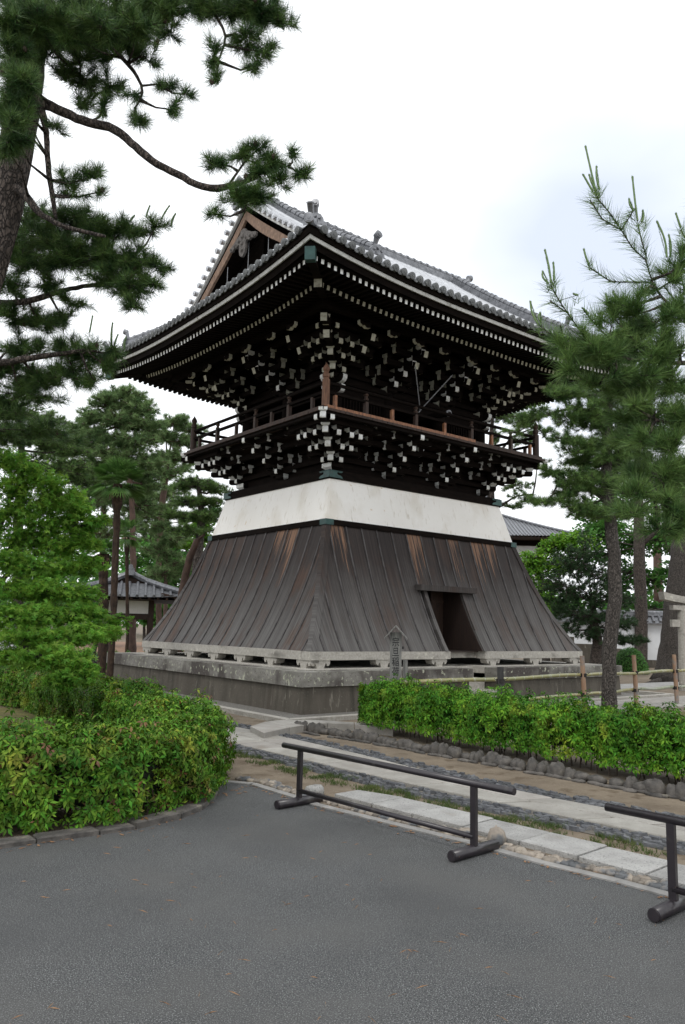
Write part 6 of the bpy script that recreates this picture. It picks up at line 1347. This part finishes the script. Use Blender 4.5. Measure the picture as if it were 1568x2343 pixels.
def palm(px, ptop, pbot, Y, label, fr=60, nf=26, tr=.085, seed=1, head=None, w_=None):
    r = np.random.default_rng(seed); b = at(px[0], pbot, Y); t = at(px[1], ptop, Y); e = empty('fan_palm', (b[0], Y, 0), 0, label=label, cat='palm tree'); O_ = np.array([b[0], Y, 0]); m = MB()
    P = [np.array([0, 0, -.05])]+[(np.array([b[0], Y, b[2]])*(1-f)+t*f)-O_ for f in np.linspace(.02, 1, 16)]; R3 = [tr*1.1]+[tr*(1+.18*(i % 2)+.5*(i > 12)) for i in range(16)]; m.tube(P, R3, 10, jit=.25); build('trunk', m, M_fibre, e)
    c = t-O_; ss = Y/F_PX; parts = []; sm = MB()
    for i in range(nf):
        az = i*2.399+r.random()*.3; el = math.radians(r.uniform(-45, 80)); d = np.array([math.cos(az)*math.cos(el), math.sin(az)*math.cos(el), math.sin(el)]); L1 = fr*ss*.48; p1 = c+d*L1+np.array([0, 0, .05]); sm.tube([c, p1], .008, 4)
        q = unit(np.cross(d, np.array([0, 0, 1.]))+1e-6); u = np.cross(q, d)
        for j in range(22):
            a = math.radians(-115+230*j/21); dd = d*math.cos(a)+q*math.sin(a); dd = dd-np.array([0, 0, .08]); L2 = fr*ss*.55*(.65+.35*math.cos(a)); mid = p1+dd*L2*.55+u*.01; tip = p1+dd*L2+np.array([0, 0, -.14*L2]); wv = unit(np.cross(dd, u))*.012
            V = np.array([p1, mid+wv, tip, mid-wv]); parts.append((V, np.array([(0, 1, 2), (0, 2, 3)])))
    V, T = join(parts); raw('fronds', V, T, [M_palm], None, e); build('frond_stalks', sm, M_palm, e)
    dr = MB()
    for i in range(14): az = r.random()*6.28; dr.tube([c+np.array([0, 0, -.02]), c+np.array([math.cos(az)*.14, math.sin(az)*.14, -.1]), c+np.array([math.cos(az)*.17, math.sin(az)*.17, -.34])], [.012, .012, .004], 4)
    build('dead_fronds', dr, M_fpost, e); return e
palm((258, 270), 1108, 1450, 17, 'tall fan palm with thin dark trunk and green crown left of the tower', 72, 44, .066, 3)
palm((238, 236), 1268, 1440, 19, 'short fan palm with brown shaggy head behind the tall palm', 40, 22, .10, 4)
palm((292, 290), 1225, 1460, 24, 'small fan palm half hidden right of the tall palm trunk', 44, 16, .05, 5)
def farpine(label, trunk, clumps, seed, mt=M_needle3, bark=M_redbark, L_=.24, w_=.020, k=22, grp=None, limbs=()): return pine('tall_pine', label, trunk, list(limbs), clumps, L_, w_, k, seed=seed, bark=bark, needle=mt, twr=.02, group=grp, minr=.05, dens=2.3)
Z1 = 34.
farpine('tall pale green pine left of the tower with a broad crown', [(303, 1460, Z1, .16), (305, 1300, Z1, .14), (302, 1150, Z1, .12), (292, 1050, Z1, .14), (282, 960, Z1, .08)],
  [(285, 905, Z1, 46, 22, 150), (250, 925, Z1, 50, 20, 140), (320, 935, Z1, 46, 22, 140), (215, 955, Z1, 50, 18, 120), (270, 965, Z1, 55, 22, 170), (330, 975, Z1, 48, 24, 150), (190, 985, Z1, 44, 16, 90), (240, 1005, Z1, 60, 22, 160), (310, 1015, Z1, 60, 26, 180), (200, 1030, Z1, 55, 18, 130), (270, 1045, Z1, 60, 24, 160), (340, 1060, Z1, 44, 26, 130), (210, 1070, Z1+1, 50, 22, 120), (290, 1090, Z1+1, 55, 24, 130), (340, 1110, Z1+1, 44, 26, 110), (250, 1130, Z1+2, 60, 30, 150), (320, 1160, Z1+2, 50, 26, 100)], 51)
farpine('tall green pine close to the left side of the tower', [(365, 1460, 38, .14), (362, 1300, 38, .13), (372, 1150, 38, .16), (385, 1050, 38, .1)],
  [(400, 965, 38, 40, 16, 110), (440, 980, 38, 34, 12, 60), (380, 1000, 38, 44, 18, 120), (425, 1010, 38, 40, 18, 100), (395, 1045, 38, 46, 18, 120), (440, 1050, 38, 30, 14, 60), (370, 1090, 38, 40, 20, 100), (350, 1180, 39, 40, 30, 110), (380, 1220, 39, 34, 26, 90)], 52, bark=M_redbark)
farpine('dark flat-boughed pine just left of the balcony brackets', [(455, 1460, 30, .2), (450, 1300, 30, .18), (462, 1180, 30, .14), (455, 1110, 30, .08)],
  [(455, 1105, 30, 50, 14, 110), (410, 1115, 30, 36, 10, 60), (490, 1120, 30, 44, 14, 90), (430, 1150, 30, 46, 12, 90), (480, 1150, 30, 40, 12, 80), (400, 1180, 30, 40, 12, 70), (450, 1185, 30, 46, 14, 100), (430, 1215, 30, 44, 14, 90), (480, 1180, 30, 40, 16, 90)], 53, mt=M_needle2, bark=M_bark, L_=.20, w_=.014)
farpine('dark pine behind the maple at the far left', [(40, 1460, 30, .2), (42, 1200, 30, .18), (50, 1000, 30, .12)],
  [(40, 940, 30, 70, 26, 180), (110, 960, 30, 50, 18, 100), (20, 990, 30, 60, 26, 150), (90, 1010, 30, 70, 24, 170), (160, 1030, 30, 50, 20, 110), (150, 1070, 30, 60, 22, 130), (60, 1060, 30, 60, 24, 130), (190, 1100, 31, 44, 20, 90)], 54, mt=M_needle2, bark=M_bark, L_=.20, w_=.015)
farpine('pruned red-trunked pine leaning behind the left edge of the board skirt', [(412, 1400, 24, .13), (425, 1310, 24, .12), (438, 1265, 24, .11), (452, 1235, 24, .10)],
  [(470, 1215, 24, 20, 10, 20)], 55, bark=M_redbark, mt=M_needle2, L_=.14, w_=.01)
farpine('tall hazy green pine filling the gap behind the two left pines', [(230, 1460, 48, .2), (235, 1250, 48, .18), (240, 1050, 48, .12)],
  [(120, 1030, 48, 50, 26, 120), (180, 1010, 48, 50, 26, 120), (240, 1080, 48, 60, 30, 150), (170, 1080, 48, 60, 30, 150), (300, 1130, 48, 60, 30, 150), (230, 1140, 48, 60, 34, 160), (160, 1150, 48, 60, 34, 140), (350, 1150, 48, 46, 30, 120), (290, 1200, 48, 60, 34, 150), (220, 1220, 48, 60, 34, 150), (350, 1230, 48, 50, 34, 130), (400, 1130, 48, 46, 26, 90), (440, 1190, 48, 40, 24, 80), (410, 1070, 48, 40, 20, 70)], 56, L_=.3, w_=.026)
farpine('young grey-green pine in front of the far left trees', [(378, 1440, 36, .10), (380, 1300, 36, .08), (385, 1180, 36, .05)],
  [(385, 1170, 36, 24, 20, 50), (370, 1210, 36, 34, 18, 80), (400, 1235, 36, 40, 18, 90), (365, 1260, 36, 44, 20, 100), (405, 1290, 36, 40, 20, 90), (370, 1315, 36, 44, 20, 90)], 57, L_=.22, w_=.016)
leafy('green_shrub_tree', 'soft green broadleaf tree between the far pines and the tower', [(400, 1460, 44, .2), (400, 1330, 44, .12)], [],
  [(350, 1260, 44, 44, 26, 320), (400, 1250, 44, 50, 24, 380), (440, 1225, 42, 34, 24, 260), (470, 1185, 42, 26, 22, 180), (490, 1165, 40, 18, 16, 90), (340, 1310, 44, 44, 30, 320), (390, 1310, 44, 50, 30, 360), (430, 1290, 43, 40, 30, 280), (360, 1360, 44, 50, 30, 340), (410, 1355, 44, 50, 30, 320), (310, 1270, 45, 40, 40, 300), (300, 1350, 45, 36, 40, 260)], .24, M_broad, seed=61, flat=.8, twr=.015, minr=.04)
leafy('bright_tree', 'bright green leafy tree beside the white plaster corner on the left', [(455, 1460, 40, .15), (455, 1300, 40, .1)], [],
  [(462, 1205, 40, 28, 14, 240), (440, 1245, 40, 38, 12, 300), (480, 1180, 40, 16, 10, 90), (410, 1240, 41, 40, 10, 240), (470, 1230, 40, 22, 12, 160)], .2, M_maple2, seed=62, flat=.6, twr=.014, minr=.03)
leafy('understorey_bush', 'dark green bushes behind the gate pavilion', [(330, 1460, 50, .1), (330, 1420, 50, .08)], [],
  [(200, 1390, 50, 60, 30, 320), (270, 1380, 50, 60, 34, 380), (340, 1395, 50, 50, 30, 320), (400, 1390, 50, 50, 30, 320), (130, 1390, 50, 60, 34, 320), (50, 1380, 50, 70, 40, 400), (360, 1420, 50, 40, 14, 160)], .3, M_broad, seed=63, flat=.9, twr=.02, minr=.05, cat='bushes')
# far wood closing the view
r = np.random.default_rng(77); C = []
for i in range(420):
    x = r.uniform(-75, 75); y = r.uniform(72, 110); h = r.uniform(1.5, 9.5)*(1.0 if x < 0 else .62); c = np.array([x, y, h]); C.append(c+rdir(60, r)*np.array([2.2, 2.2, 1.4])*r.random((60, 1))**.5)
C = np.concatenate(C); V, T = leaf_geo(C, r.normal(size=C.shape)+np.array([0, 0, .6]), .75, r); tag(raw('far_wood', V, T, [M_broad]), 'far-off green wood closing the view behind the temple grounds', 'wood', kind='stuff')
# grass tufts in the dirt strips
r = np.random.default_rng(78); C = []
for i in range(150):
    k_ = r.integers(60, 185); p = L_2[k_]+np.array([-.62, -.68])*r.uniform(.30, .62); C.append(np.c_[p+r.normal(0, .045, (26, 2)), np.zeros(26)])
C = np.concatenate(C); V, T = tuft_geo(C, np.tile((0, 0, 1.), (len(C), 1))+r.normal(0, .2, C.shape), .045, .004, 5, r, 5, 50, .0); tag(raw('grass', V, T, [M_grass]), 'short grass tufts in the earth strip along the path', 'grass', kind='stuff')
